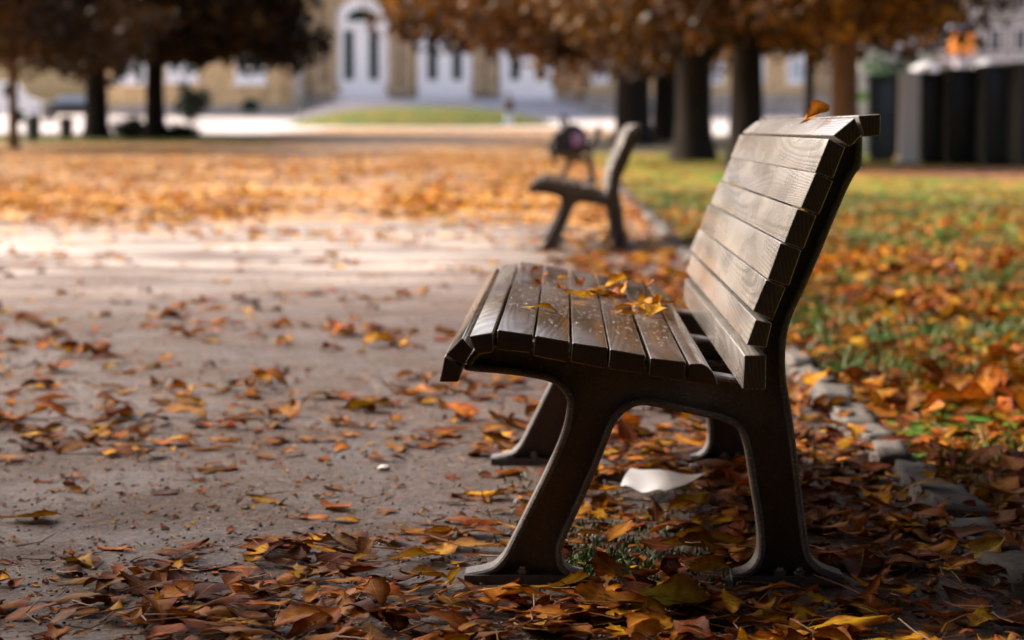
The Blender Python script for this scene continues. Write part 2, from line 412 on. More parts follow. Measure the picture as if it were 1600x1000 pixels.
def palace():
    Y = 140.4
    bz = at(565, 156, Y).z
    xl, xr = at(462, 100, Y).x, at(1345, 100, Y).x
    root = empty('palace', ((xl+xr)/2, Y, bz-2.4))
    tag(root, 'sandstone palace with tall white arched doors behind the steps', 'building')
    def P(m, name, mat, parent=root, **k):
        inv = root.location
        m.v = [(a-inv.x, b-inv.y, c-inv.z) for a, b, c in m.v]
        return m.build(name, mat, parent, **k)
    doors = [565, 695, 824]
    ops = []
    for d in doors:
        cx = at(d, 100, Y).x
        ops.append((cx-1.55, cx+1.55, bz, bz+5.9))
    wins = [(936, 1), (1245, 1), (1115, 1), (1180, 1), (1040, 1)]
    for px, _ in wins:
        cx = at(px, 100, Y).x
        ops.append((cx-.55, cx+.55, at(px, 132, Y).z, at(px, 84, Y).z))
    m = MB(); wall_with_openings(m, xl, xr, Y, Y+.8, bz-2.4, bz+14, ops); P(m, 'wall', M_SAND)
    m = MB(); m.box(xl, xr, Y+.8, Y+14, bz-2.4, bz+14); P(m, 'rear_block', M_SAND)
    m = MB()
    m.box(xl-.05, xr+.05, Y-.12, Y, bz-2.4, bz+.35); P(m, 'plinth', M_PLINTH)
    for i, px in enumerate((497, 520, 615, 636, 748, 768, 880, 905, 962, 1085, 1290)):
        cx = at(px, 100, Y).x
        m = MB(); m.box(cx-.32, cx+.32, Y-.38, Y, bz+.35, bz+12)
        m.box(cx-.45, cx+.45, Y-.5, Y, bz+.352, bz+.9); P(m, 'pilaster', M_SANDD)
    m = MB(); m.box(xl, xr, Y-.6, Y, bz+12.0, bz+12.7); P(m, 'cornice', M_SANDD)
    for i, d in enumerate(doors):
        cx = at(d, 100, Y).x
        zs = bz+4.65
        m = MB(); m.prism(arch_poly(cx, 1.72, bz, zs), Y-.22, Y+.02); dr = P(m, 'door', M_WHITE)
        m = MB(); m.prism([(cx-.95*math.cos(math.pi*k/12)*1, zs+.28+.78*math.sin(math.pi*k/12)) for k in range(13)], Y-.26, Y-.22); P(m, 'fan_window', M_GLASS, dr)
        for s in (-1, 1):
            m = MB(); m.box(cx+s*.78-.29, cx+s*.78+.29, Y-.262, Y-.22, bz+1.25, bz+4.35); P(m, 'pane', M_GLASS, dr)
        m = MB(); m.box(cx-1.6, cx+1.6, Y-.30, Y-.22, zs-.1, zs+.12); P(m, 'transom', M_WHITE, dr)
        m = MB(); m.box(cx-1.55, cx-.1, Y-.27, Y-.22, bz+.15, bz+1.1); m.box(cx+.1, cx+1.55, Y-.27, Y-.22, bz+.15, bz+1.1); P(m, 'door_panel', M_WHITE, dr)
    for px, _ in wins:
        cx = at(px, 100, Y).x; a, b = at(px, 132, Y).z, at(px, 84, Y).z
        m = MB(); m.prism(arch_poly(cx, .62, a, b-.5), Y-.1, Y+.02); wn = P(m, 'window', M_WHITE)
        m = MB(); m.box(cx-.4, cx-.06, Y-.13, Y-.1, a+.35, b-.5); m.box(cx+.06, cx+.4, Y-.13, Y-.1, a+.35, b-.5); P(m, 'pane', plain('sky_pane', (.42, .48, .55), .15, .1, 1, .6), wn)
    return Y, bz
PY, PBZ = palace()

def wing():
    Y = 140.0; z0 = at(390, 187, Y).z; xl, xr = at(150, 100, Y).x, at(470, 100, Y).x
    root = empty('palace_wing', ((xl+xr)/2, Y, z0)); L = root.location
    tag(root, 'sandstone side wing with white framed windows left of the steps', 'building')
    def P(m, name, mat, parent=root):
        m.v = [(a-L.x, b-L.y, c-L.z) for a, b, c in m.v]; return m.build(name, mat, parent)
    m = MB(); m.box(xl, xr, Y, Y+9.7, z0-.5, z0+14); P(m, 'wall', M_SAND)
    m = MB(); m.box(xl, xr, Y-.15, Y, z0-.5, z0+.95); P(m, 'plinth', M_PLINTH)
    m = MB(); m.box(xr-.55, xr+.25, Y-.45, Y, z0-.5, z0+13); P(m, 'corner_pilaster', M_PLINTH)
    m = MB(); cx = at(430, 0, Y).x; m.box(cx-.4, cx+.4, Y-.2, Y, z0+.95, z0+13); P(m, 'pilaster', M_SAND)
    for px, py in ((390, 128), (283, 125), (205, 128)):
        cx = at(px, 0, Y).x; a = at(px, py, Y).z
        m = MB(); m.prism(arch_poly(cx, .95, a, a+2.0), Y-.16, Y); f = P(m, 'window', M_WHITE)
        for s in (-1, 1):
            m = MB(); m.box(cx+s*.48-.2, cx+s*.48+.2, Y-.2, Y-.16, a+.45, a+2.1); P(m, 'pane', plain('teal_pane', (.01, .10, .075), .2, .2, 1, .6), f)
        m = MB(); m.box(cx-1.1, cx+1.1, Y-.3, Y, a-.22, a-.001); P(m, 'sill', M_WHITE, f)
    for px in (390, 283):
        cx = at(px, 0, Y).x; a = at(px, 174, Y).z
        m = MB(); m.prism(arch_poly(cx, .55, a, a+.25, 8), Y-.20, Y-.15); P(m, 'basement_window', M_GLASS)
wing()

def steps():
    cx = at(700, 0, 137).x; n = 8
    root = empty('palace_steps', (cx, 137, at(700, 182, 130).z-.3)); L = root.location
    tag(root, 'broad pale stone steps climbing to the white arched doors', 'steps')
    zb = at(700, 181, 131).z; zt = PBZ
    for i in range(n):
        rx = 9.9 - i*.42; ry = 10.3 - i*.8; z1 = zb + (zt-zb)*(i+1)/n - .003; z0 = zb - .6 if i == 0 else zb + (zt-zb)*i/n - .003
        poly = [(cx+rx*math.cos(math.pi+math.pi*k/40), 140.4+ry*math.sin(math.pi+math.pi*k/40)) for k in range(41)]
        m = MB(); k = len(poly)
        m.add([(x-L.x, y-L.y, z0-L.z) for x, y in poly]+[(x-L.x, y-L.y, z1-L.z) for x, y in poly],
              [list(range(k)), list(range(2*k-1, k-1, -1))]+[(j, (j+1) % k, (j+1) % k+k, j+k) for j in range(k)])
        m.build('step', M_STEP, root)
steps()

# ------------------------------------------------------------------ trees
def leafcloud(name, mat, parent, lumps, n, size, seed, hang=.25):
    rg = np.random.default_rng(seed)
    lumps = np.array(lumps, float); vol = (lumps[:, 3]*lumps[:, 4]*lumps[:, 5]); pr = vol/vol.sum()
    idx = rg.choice(len(lumps), n, p=pr)
    d = rg.normal(size=(n, 3)); d /= np.linalg.norm(d, axis=1)[:, None]
    r = rg.random(n)**(1/2.2)
    c = lumps[idx, :3] + d*r[:, None]*lumps[idx, 3:6] + rg.normal(size=(n, 3))*.12
    nrm = rg.normal(size=(n, 3)); nrm[:, 2] += .6; nrm /= np.linalg.norm(nrm, axis=1)[:, None]
    a = np.cross(nrm, rg.normal(size=(n, 3))); a /= np.linalg.norm(a, axis=1)[:, None]; b = np.cross(nrm, a)
    s = size*rg.uniform(.6, 1.35, n)[:, None]
    pts = [(-.5, 0), (-.1, -.34), (.5, -.05), (.15, .36)]
    V = np.stack([c + a*s*p + b*s*q for p, q in pts], 1).reshape(-1, 3)
    me = bpy.data.meshes.new(name); me.vertices.add(4*n); me.vertices.foreach_set('co', V.astype(np.float32).ravel())
    me.loops.add(4*n); me.loops.foreach_set('vertex_index', np.arange(4*n, dtype=np.int32))
    me.polygons.add(n); me.polygons.foreach_set('loop_start', np.arange(0, 4*n, 4, dtype=np.int32)); me.update()
    at_ = me.attributes.new('leafcol', 'FLOAT_COLOR', 'POINT')
    lc = np.clip(rg.random(len(lumps))[idx]*.6 + rg.random(n)*.4, 0, 1); lc = np.repeat(lc, 4)
    at_.data.foreach_set('color', np.stack([lc, lc, lc, np.ones_like(lc)], 1).astype(np.float32).ravel())
    me.materials.append(mat)
    o = bpy.data.objects.new(name, me); COL.objects.link(o); o.parent = parent; return o

M_BARK = bark_mat('chestnut_bark', (.022, .016, .013))
M_BARKL = bark_mat('brown_bark', (.16, .085, .04))
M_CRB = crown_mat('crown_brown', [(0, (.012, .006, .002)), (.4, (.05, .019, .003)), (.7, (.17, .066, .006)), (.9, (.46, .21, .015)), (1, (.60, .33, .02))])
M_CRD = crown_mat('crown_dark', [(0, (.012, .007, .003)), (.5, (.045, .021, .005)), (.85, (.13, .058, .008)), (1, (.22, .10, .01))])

def tree(label, x, y, tr, h, cr, cb, n, size, seed, bark, crm, lean=0, drop=.8, group='chestnut trees along the path', cx=0, cy=0):
    "tr trunk radius, h height, cr crown radius, cb height of the crown's underside"
    cb -= drop; n = int(n*2.2); size *= .68
    rnd = random.Random(seed)
    root = empty('chestnut_tree', (x, y, gz(y))); tag(root, label, 'tree', group)
    m = MB()
    top = Vector((lean, 0, cb+1.6))
    m.tube([(0, 0, -.1), (0, 0, .12), (lean*.05, .0, .5), (lean*.3, 0, cb*.5), (lean*.6, .03, cb), tuple(top)],
           [tr*1.5, tr*1.28, tr*1.05, tr*.95, tr*.9, tr*.78], 14, wob=.05, rnd=rnd)
    trunk = m.build('trunk', bark, root)
    m = MB(); lumps = []
    for k in range(9):
        th = k*2*math.pi/9 + rnd.uniform(-.3, .3); rr = cr*rnd.uniform(.5, .78); zz = cb + rnd.uniform(1.0, (h-cb)*.8)
        st = Vector((lean*.7, 0, cb+rnd.uniform(-.3, 1.4))); e = Vector((cx+rr*math.cos(th), cy+rr*math.sin(th), zz))
        mid = st.lerp(e, .5) + Vector((0, 0, .5)); m.tube([st, mid, e], [tr*.42, tr*.26, tr*.08], 7, wob=.06, rnd=rnd)
        lumps.append((e.x, e.y, e.z, cr*.42, cr*.42, (h-cb)*.24))
        e2 = Vector((cx+cr*.85*math.cos(th+.3), cy+cr*.85*math.sin(th+.3), cb+rnd.uniform(.5, 1.4)))
        m.tube([mid, mid.lerp(e2, .6), e2], [tr*.2, tr*.12, tr*.04], 6, wob=.06, rnd=rnd)
        lumps.append((e2.x, e2.y, e2.z, cr*.32, cr*.32, rnd.uniform(.6, 1.2)))
    m.build('limbs', bark, root)
    for k in range(5): lumps.append((cx+rnd.uniform(-.5, .5)*cr, cy+rnd.uniform(-.5, .5)*cr, h-rnd.uniform(.5, 2), cr*.4, cr*.4, 1.4))
    leafcloud('crown', crm, root, lumps, n, size, seed)
    return root
def bx(px, Y): return at(px, 0, Y).x
GL, GR = 'chestnut trees left of the path', 'chestnut trees right of the path'
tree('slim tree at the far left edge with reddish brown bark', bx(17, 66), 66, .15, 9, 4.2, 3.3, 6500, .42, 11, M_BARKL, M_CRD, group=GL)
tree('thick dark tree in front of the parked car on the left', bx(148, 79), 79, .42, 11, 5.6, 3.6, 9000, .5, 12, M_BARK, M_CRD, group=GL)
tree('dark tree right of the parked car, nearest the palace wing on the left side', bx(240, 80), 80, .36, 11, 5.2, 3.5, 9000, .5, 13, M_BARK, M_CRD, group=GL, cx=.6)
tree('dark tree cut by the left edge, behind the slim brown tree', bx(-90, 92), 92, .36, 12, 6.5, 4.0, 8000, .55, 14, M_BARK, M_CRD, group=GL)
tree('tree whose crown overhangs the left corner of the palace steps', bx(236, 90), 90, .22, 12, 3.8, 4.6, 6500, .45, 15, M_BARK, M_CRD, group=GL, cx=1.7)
tree('dark trunk directly behind the second bench, leftmost of the right row', bx(990, 70), 70, .56, 12, 6.2, 3.9, 9000, .5, 21, M_BARK, M_CRB, group=GR, cx=-1.4)
tree('trunk standing between the two darkest trunks of the right row', bx(1040, 76), 76, .42, 12, 5.5, 3.7, 8000, .5, 22, M_BARK, M_CRB, group=GR)
tree('thick black trunk with the broadest base right of the second bench', bx(1085, 52), 52, .44, 10, 4.6, 3.0, 9000, .36, 23, M_BARK, M_CRB, group=GR, cx=-.6)
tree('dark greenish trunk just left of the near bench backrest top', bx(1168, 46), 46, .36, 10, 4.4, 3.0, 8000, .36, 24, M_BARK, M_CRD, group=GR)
tree('brown trunk behind the top slat of the near bench backrest', bx(1322, 41), 41, .27, 9.5, 2.7, 3.2, 6000, .34, 25, M_BARKL, M_CRB, group=GR, cx=-.9)
tree('tree at the right edge above the grey huts', bx(1640, 62), 62, .3, 9, 3.6, 4.6, 4500, .36, 27, M_BARK, M_CRB, group=GR)
tree('unseen low chestnut tree added left of the path to shade the near gravel', -10.4, 5.2, .3, 8, 4.0, 3.2, 7000, .42, 38, M_BARK, M_CRB, group='added shade trees left of the near path')  # unseen tree, added and sized to shade the gravel but not the bench
# trees beside and behind the photographer: they shade the near part of the path
for i, (x, y, s) in enumerate(((5.2, 6, 31), (4.0, -3.5, 32), (-1.2, -3.4, 33), (-8.4, 1.6, 34), (-7.5, -6, 36), (6.5, 14, 35))):
    tree('chestnut tree beside the photographer, shading the near bench', x, y, .35, 11, 5.4, 3.8, 11000, .5, s, M_BARK, M_CRB, group='chestnut trees beside the photographer')

# ------------------------------------------------------------------ distant objects
def added_hedge_behind():  # unseen hedge added to block the low sky light behind the camera
    r = empty('hedge', (0, -15, 0)); tag(r, 'tall dark clipped hedge, unseen, added behind the photographer to block sky light', 'hedge')
    m = MB(); m.box(-22, 22, -.6, .6, 0, 3.3); m.build('core', plain('hedge_inside', (.01, .016, .007), .95), r)
    leafcloud('foliage', crown_mat('hedge_leaf', [(0, (.01, .02, .006)), (1, (.04, .07, .015))]), r, [(x, 0, 2.0, 2.2, 1.0, 2.0) for x in range(-22, 23, 2)], 16000, .22, 91)
added_hedge_behind()
for i, (x, y, s) in enumerate(((-10, -14, 41), (0, -13, 42), (9, -12, 43), (11, -2, 44))):  # unseen row added to keep sky light off the camera side
    tree('chestnut tree in the unseen row added behind the photographer to block sky light', x, y, .35, 12, 6.0, 3.6, 7000, .6, s, M_BARK, M_CRB, group='added chestnut trees behind the photographer')
def lamp_post():
    Y = 56; x = bx(1266, Y); r = empty('street_lamp', (x, Y, gz(Y))); tag(r, 'black street lamp post between the two trunks behind the bench', 'street lamp')
    m = MB(); m.lathe([(.24, 0), (.24, .3), (.18, .4), (.16, .9), (.15, 1.1), (.14, 2.6), (.12, 4.4)], n=14); m.build('post', plain('black_enamel', (.012, .012, .014), .4), r)
    m = MB(); m.lathe([(.08, 4.4), (.2, 4.5), (.26, 5.0), (.05, 5.2)], n=12); m.build('lantern', M_GLASS, r)
lamp_post()

def hut(px0, px1, ytop, ybase, Y, depth, col, label, rz=0):
    a, b = at(px0, ybase, Y), at(px1, ytop, Y); wd = b.x-a.x; hgt = b.z
    r = empty('grey_hut', ((a.x+b.x)/2, Y, gz(Y)), rz); tag(r, label, 'hut', 'grey huts on the right')
    mt = plain('hut_panel', col, .45, .12, 1.5); tr = plain('hut_trim', tuple(x*.35 for x in col), .5, .1, 2)
    h = wd/2
    m = MB(); m.box(-h, h, 0, depth, .12, hgt-.1); m.build('wall', mt, r, bevel=.01)
    m = MB(); m.box(-h-.06, h+.06, -.08, depth+.06, hgt-.1, hgt); m.build('roof', tr, r, bevel=.01)
    m = MB(); m.box(-h+.03, h-.03, .03, depth-.03, 0, .12); m.build('base', tr, r)
    m = MB(); m.box(-h*.72, h*.5, -.03, 0, .2, hgt-.28); d = m.build('door', mt, r, bevel=.006)
    m = MB(); m.box(h*.36, h*.42, -.07, -.03, hgt*.45, hgt*.55); m.build('handle', tr, d)
    for k in (-1, 1):
        m = MB(); m.box(k*h-.035, k*h+.035, -.035, .04, .12, hgt-.1); m.build('corner_post', tr, r)
hut(1360, 1402, 117, 232, 52, .6, (.035, .042, .055), 'small grey hut left of the white panel')
hut(1440, 1480, 112, 250, 47, .5, (.028, .033, .040), 'grey hut directly right of the white panel')
hut(1481, 1538, 106, 256, 46.2, .8, (.008, .009, .011), 'black hut between two grey huts')
hut(1539, 1592, 100, 262, 45, .9, (.030, .035, .042), 'wide grey hut with the lighter front at the right')
hut(1594, 1660, 96, 268, 43.5, 1.2, (.02, .022, .025), 'dark hut cut off by the right edge')
def white_panel():
    Y = 46.3; a, b = at(1404, 250, Y), at(1437, 112, Y)
    r = empty('white_partition', ((a.x+b.x)/2, Y, 0)); tag(r, 'tall white partition panel standing between two dark huts', 'partition')
    h = (b.x-a.x)/2; m = MB(); m.box(-h, h, 0, .12, .05, b.z); m.build('panel', plain('white_board', (.80, .76, .80), .5, .03, 1), r, bevel=.01)
    m = MB(); m.box(-h-.05, h+.05, -.15, .27, 0, .05); m.build('foot', M_BOLT, r)
white_panel()

def far_building():
    Y = 175; x0, x1 = at(1335, 0, Y).x, at(1680, 0, Y).x; z0 = gz(Y)
    r = empty('grey_building', ((x0+x1)/2, Y, z0)); tag(r, 'grey stone building with rows of dark windows behind the huts', 'building'); L = r.location
    top = 16; m = MB(); h = (x1-x0)/2
    m.box(-h, h, 0, 10, -1, top); m.build('wall', stone_mat('grey_facade', (.36, .33, .32), 2, .02), r)
    gl = plain('grey_pane', (.03, .035, .04), .2, .3, 2, .6); fr = plain('pale_frame', (.62, .58, .60), .6, .05, 2)
    for fl in range(3):
        for k in range(9):
            cx = -h+1.1+k*2.0; zz = 4.2+fl*3.1
            m = MB(); m.box(cx-.6, cx+.6, -.08, 0, zz, zz+2.1); f = m.build('window', fr, r)
            m = MB(); m.box(cx-.42, cx-.05, -.1, -.08, zz+.2, zz+1.9); m.box(cx+.05, cx+.42, -.1, -.08, zz+.2, zz+1.9); m.build('pane', gl, f)
    m = MB(); m.box(-h, h, -.3, 0, 3.6, 3.9); m.build('string_course', fr, r)
far_building()

def balustrade():
    Y = 120; x0, x1 = at(1345, 0, Y).x, at(1440, 0, Y).x; zb = at(1400, 96, Y).z
    r = empty('balustrade', ((x0+x1)/2, Y, gz(Y))); tag(r, 'pale stone balustrade with tall posts above a green hedge', 'balustrade')
    ms = plain('balustrade_stone', (.50, .47, .50), .7, .1, 2); b = zb-gz(Y); h = (x1-x0)/2
    m = MB(); m.box(-h, h, 0, .5, -.3, b); m.build('base_wall', plain('base_grey', (.42, .40, .40), .8, .15, 2), r)
    m = MB(); m.box(-h-.1, h+.1, -.1, .6, b+.9, b+1.1); m.build('rail', ms, r)
    for k in range(9):
        cx = -h+.2+k*(2*h-.4)/8; m = MB(); m.lathe([(.12, 0), (.07, .15), (.13, .45), (.06, .8), (.1, .9)], (cx, .25, b), 8); m.build('baluster', ms, r)
    for cx in (-h+.7, h*.1): m = MB(); m.box(cx-.22, cx+.22, .0, .5, b+1.1, b+2.7); m.box(cx-.3, cx+.3, -.08, .58, b+2.7, b+2.9); m.build('post', ms, r)
balustrade()

def shrub(px, pyb, Y, w_, h_, label, seed, stops, n=1800, size=.16, name='shrub', grp=None, ww=None):
    p = at(px, pyb, Y); r = empty(name, (p.x, Y, gz(Y))); tag(r, label, 'shrub' if name == 'shrub' else name, grp)
    m = MB(); m.tube([(0, 0, -.2), (0.02, 0, h_*.5)], [.05, .02], 6); m.tube([(0, 0, 0), (w_*.4, .05, h_*.5)], [.03, .01], 6); m.build('stem', M_BARK, r)
    rg = random.Random(seed)
    lumps = [(rg.uniform(-.6, .6)*w_, rg.uniform(-.4, .4)*(ww or w_), h_*rg.uniform(.3, .75), w_*.45, (ww or w_)*.45, h_*.3) for _ in range(8)]
    leafcloud('foliage', crown_mat(name+'_leaf', stops), r, lumps, n, size, seed)
GREEN = [(0, (.01, .03, .008)), (.5, (.03, .08, .02)), (1, (.07, .17, .03))]
DARKG = [(0, (.008, .012, .008)), (.5, (.02, .03, .02)), (1, (.05, .05, .03))]
shrub(1400, 112, 119, 2.6, 4.2, 'low bright green hedge in front of the balustrade', 5, GREEN, 2500, .2, 'hedge')
shrub(200, 221, 78, .7, .65, 'small dark bush on the verge between the two thick left trunks', 6, DARKG, 1400)
shrub(290, 219, 80, .9, .35, 'low sprawling bush right of the left trunks', 7, DARKG, 1400)
shrub(303, 192, 128, 1.0, 2.3, 'dark conical shrub at the foot of the palace wing', 8, DARKG, 2400, .2)

def sign():
    Y = 100; c = at(1503, 60, Y); r = empty('advertising_column', (c.x, Y, gz(Y))); tag(r, 'orange advertising column with a pale blue top above the huts', 'sign')
    z = gz(Y); t_ = at(1503, 36, Y).z-z; b_ = at(1503, 84, Y).z-z
    m = MB(); m.lathe([(.35, -.2), (.35, b_)], n=16); m.build('column_base', plain('sign_base', (.35, .33, .38), .5), r)
    m = MB(); m.lathe([(.62, b_), (.62, b_+(t_-b_)*.65)], n=20); m.build('drum', plain('orange_print', (.70, .22, .02), .5, .15, 4), r)
    m = MB(); m.lathe([(.5, b_+(t_-b_)*.65), (.62, b_+(t_-b_)*.75), (.55, t_-.05), (.2, t_)], n=20); m.build('cap', plain('pale_blue_cap', (.45, .48, .65), .5), r)
sign()
def parasol(px, py, Y, label, w_=.9):
    c = at(px, py, Y); z = gz(Y); r = empty('parasol', (c.x, Y, z)); tag(r, label, 'parasol', 'white parasols beyond the huts'); h = c.z-z
    m = MB(); m.lathe([(.03, 0), (.03, h-.1)], n=8); m.build('pole', M_BOLT, r)
    m = MB(); m.lathe([(w_, h-.45), (w_*.97, h-.36), (w_*.5, h-.16), (.04, h)], n=8); m.build('canopy', plain('white_canvas', (.5, .5, .52), .8, .05), r, smooth=10)
parasol(1447, 94, 95, 'white parasol above the roof of the grey hut beside the white panel', .7)
#parasol(1480, 90, 98, 'white parasol next to the orange advertising column', 1.2)
parasol(1540, 92, 92, 'small white parasol right of the orange advertising column', .6)
#parasol(1565, 85, 95, 'white parasol above the right grey hut', .7)
def info_stand():
    Y = 60; a = at(1349, 190, Y); r = empty('info_stand', (a.x, Y, gz(Y))); tag(r, 'narrow white stand with a green band left of the small grey hut', 'stand')
    b = at(1349, 116, Y).z; wt = plain('stand_white', (.78, .74, .78), .5, .03)
    m = MB(); m.box(-.17, .17, 0, .3, 0, b); m.build('body', wt, r, bevel=.01)
    z = at(1349, 156, Y).z; m = MB(); m.box(-.18, .18, -.012, .31, z-.09, z+.12); m.build('band', plain('green_band', (.16, .42, .03), .5), r)
info_stand()

# ---- parked car
def car(px, pyb, Y, label):
    p = at(px, pyb, Y); r = empty('parked_car', (p.x, Y, gz(Y)+.02)); tag(r, label, 'car')
    paint = plain('black_paint', (.012, .014, .018), .22, .1, 2, .6); gl = plain('car_glass', (.30, .34, .40), .08, .1, 1, .8); ru = plain('tyre_rubber', (.012, .012, .012), .8)
    prof = [(-2.1, .35), (-2.15, .62), (-2.05, .82), (-1.25, .98), (1.15, 1.0), (1.95, .92), (2.12, .7), (2.08, .35), (1.75, .28), (-1.7, .28)]
    m = MB(); m.prism(prof, -.85, .85); m.build('body', paint, r, bevel=.05)
    m = MB(); top = [(-1.15, .97), (-.45, 1.42), (.75, 1.44), (1.55, 1.0)]
    vs = [(x, -.78 if z < 1.2 else -.6, z) for x, z in top]+[(x, .78 if z < 1.2 else .6, z) for x, z in top]
    m.add(vs, [(0, 1, 2, 3), (7, 6, 5, 4), (0, 4, 5, 1), (1, 5, 6, 2), (2, 6, 7, 3), (0, 3, 7, 4)]); m.build('window', gl, r, bevel=.03)
    m = MB(); m.box(-.5, .8, -.62, .62, 1.41, 1.47); m.build('roof', paint, r, bevel=.02)
    for x in (-1.35, 1.3):
        for s in (-1, 1):
            m = MB(); m.tube([(x, s*.86, .33), (x, s*.64, .33)], .33, 18); wh = m.build('wheel', ru, r)
            m = MB(); m.tube([(x, s*.872, .33), (x, s*.80, .33)], .19, 14); m.build('rim', M_BOLT, wh)
    for s in (-1, 1):
        m = MB(); m.box(-2.14, -2.0, s*.62-.16, s*.62+.16, .62, .76); m.build('headlight', gl, r, bevel=.02)
car(112, 180, 132, 'black parked car on the pale plaza behind the thick left tree')

def van(px, pyb, Y):
    p = at(px, pyb, Y); r = empty('parked_van', (p.x, Y, gz(Y)+.02)); tag(r, 'white delivery van parked at the far left edge of the plaza', 'van')
    wp = plain('van_white', (.78, .76, .78), .35, .04, 1)
    m = MB(); m.prism([(-2.3, .35), (-2.3, 2.1), (-2.1, 2.3), (1.1, 2.3), (1.7, 1.45), (2.4, 1.2), (2.45, .4)], -.95, .95); m.build('body', wp, r, bevel=.06)
    m = MB(); m.prism([(.6, 1.45), (.6, 2.1), (1.05, 2.1), (1.5, 1.45)], -.965, .965); m.build('window', M_GLASS, r)
    for x in (-1.4, 1.5):
        for s in (-1, 1): m = MB(); m.tube([(x, s*.97, .34), (x, s*.7, .34)], .34, 16); m.build('wheel', M_GLASS, r)
van(-5, 180, 128)

def bin_(px, pyb, Y, h_, label, col):
    p = at(px, pyb, Y); r = empty('litter_bin', (p.x, Y, gz(Y))); tag(r, label, 'bin', 'litter bins on the left verge')
    mt = plain('bin_paint', col, .5, .2, 8)
    m = MB(); m.lathe([(.17, .15), (.22, .2), (.24, h_*.8), (.2, h_*.84)], n=18); m.build('barrel', mt, r)
    m = MB(); m.lathe([(.25, h_*.84), (.26, h_*.88), (.18, h_*.98), (.05, h_)], n=18); m.build('lid', mt, r)
    m = MB(); m.lathe([(.06, -.05), (.06, .15)], n=10); m.build('foot', mt, r)
bin_(52, 226, 70, .95, 'dark teal litter bin right of the slim tree', (.012, .03, .032))
bin_(104, 222, 74, .85, 'black litter bin left of the thick dark tree', (.02, .014, .014))

# ---- person walking before the mound
def skin_obj(name, joints, edges, mat, parent, sub=1):
    me = bpy.data.meshes.new(name); me.from_pydata([j[:3] for j in joints], edges, []); me.materials.append(mat)
    o = bpy.data.objects.new(name, me); COL.objects.link(o); o.parent = parent
    sk = o.modifiers.new('skin', 'SKIN'); sk.use_smooth_shade = True
    me.skin_vertices[0]
    for i, j in enumerate(joints):
        r_ = j[3]; me.skin_vertices[0].data[i].radius = (r_, j[4] if len(j) > 4 else r_); me.skin_vertices[0].data[i].use_root = (i == 0)
    ss = o.modifiers.new('sub', 'SUBSURF'); ss.levels = sub; ss.render_levels = sub
    return o
def skin_layer_ok(me):
    if not me.skin_vertices: me.attributes  # created by the modifier operator
def person():
    Y = 114; p = at(795, 200, Y); r = empty('person', (p.x, Y, gz(Y)+.03), R(70)); tag(r, 'person in a dark jacket and pale blue jeans walking past the grass mound', 'person')
    sk = plain('skin', (.45, .28, .2), .6, .1); jk = plain('dark_jacket', (.03, .02, .022), .8, .2, 9); jn = plain('pale_jeans', (.38, .45, .58), .8, .12, 9); hr = plain('dark_hair', (.02, .014, .01), .7, .2, 20)
    # tapered cross-section rings joined into one body
    def limb(m, pts, rad, n=12): m.tube(pts, rad, n)
    m = MB()
    limb(m, [(0, 0, .80), (0, 0, .95), (0, 0, 1.15), (.01, 0, 1.35), (.01, 0, 1.46), (.015, 0, 1.52), (.03, 0, 1.57), (.04, 0, 1.64), (.03, 0, 1.71), (.02, 0, 1.75)],
         [.13, .155, .14, .175, .10, .055, .065, .095, .085, .03], 16)
    for s, fw in ((-1, .22), (1, -.2)):
        limb(m, [(0, s*.08, .9), (fw*.4, s*.09, .52), (fw*.9 - (.06 if fw < 0 else 0), s*.09, .1), (fw+.08, s*.09, .05)], [.085, .06, .042, .035])
        limb(m, [(0, s*.17, 1.42), (-fw*.5, s*.22, 1.14), (-fw*.8, s*.21, .90), (-fw*.8+.02, s*.2, .82)], [.055, .042, .032, .03])
    body = m.build('body', sk, r)
    m = MB(); limb(m, [(0, 0, .80), (0, 0, .95), (0, 0, 1.15), (.01, 0, 1.35), (.01, 0, 1.47)], [.22, .23, .23, .27, .13], 16)
    for s, fw in ((-1, .22), (1, -.2)): limb(m, [(0, s*.15, 1.42), (-fw*.5, s*.22, 1.14), (-fw*.8, s*.21, .90)], [.07, .055, .045])
    m.build('jacket', jk, r)
    m = MB()
    for s, fw in ((-1, .22), (1, -.2)): limb(m, [(0, s*.08, .93), (fw*.4, s*.09, .52), (fw*.9 - (.06 if fw < 0 else 0), s*.09, .1)], [.105, .08, .065])
    m.build('jeans', jn, r)
    m = MB(); limb(m, [(-.01, 0, 1.58), (.0, 0, 1.66), (.01, 0, 1.73), (.015, 0, 1.78)], [.08, .105, .10, .04], 14); m.build('hair', hr, r)
person()

# ------------------------------------------------------------------ park bench
SEAT = [
 [(-0.0219, 0.4126), (0.0079, 0.3951), (0.0007, 0.3712), (-0.0303, 0.3711)],
 [(0.007, 0.4432), (0.0245, 0.4226), (0.009, 0.3982), (-0.0198, 0.4152)],
 [(0.0183, 0.4458), (0.0564, 0.4521), (0.058, 0.4194), (0.0307, 0.4153)],
 [(0.0637, 0.4562), (0.1213, 0.4481), (0.1172, 0.4181), (0.0621, 0.4235)],
 [(0.1243, 0.4471), (0.1799, 0.4374), (0.1758, 0.4028), (0.1208, 0.414)],
 [(0.184, 0.4359), (0.2415, 0.4277), (0.2376, 0.3936), (0.181, 0.4038)],
 [(0.2446, 0.4257), (0.3022, 0.416), (0.2982, 0.3855), (0.2417, 0.3926)],
 [(0.3094, 0.4119), (0.3669, 0.4053), (0.3646, 0.3727), (0.3065, 0.3824)],
 [(0.372, 0.4022), (0.3926, 0.4018), (0.4025, 0.3965), (0.4101, 0.3879), (0.4155, 0.378), (0.4181, 0.3683), (0.4144, 0.3651), (0.3702, 0.3723)]]
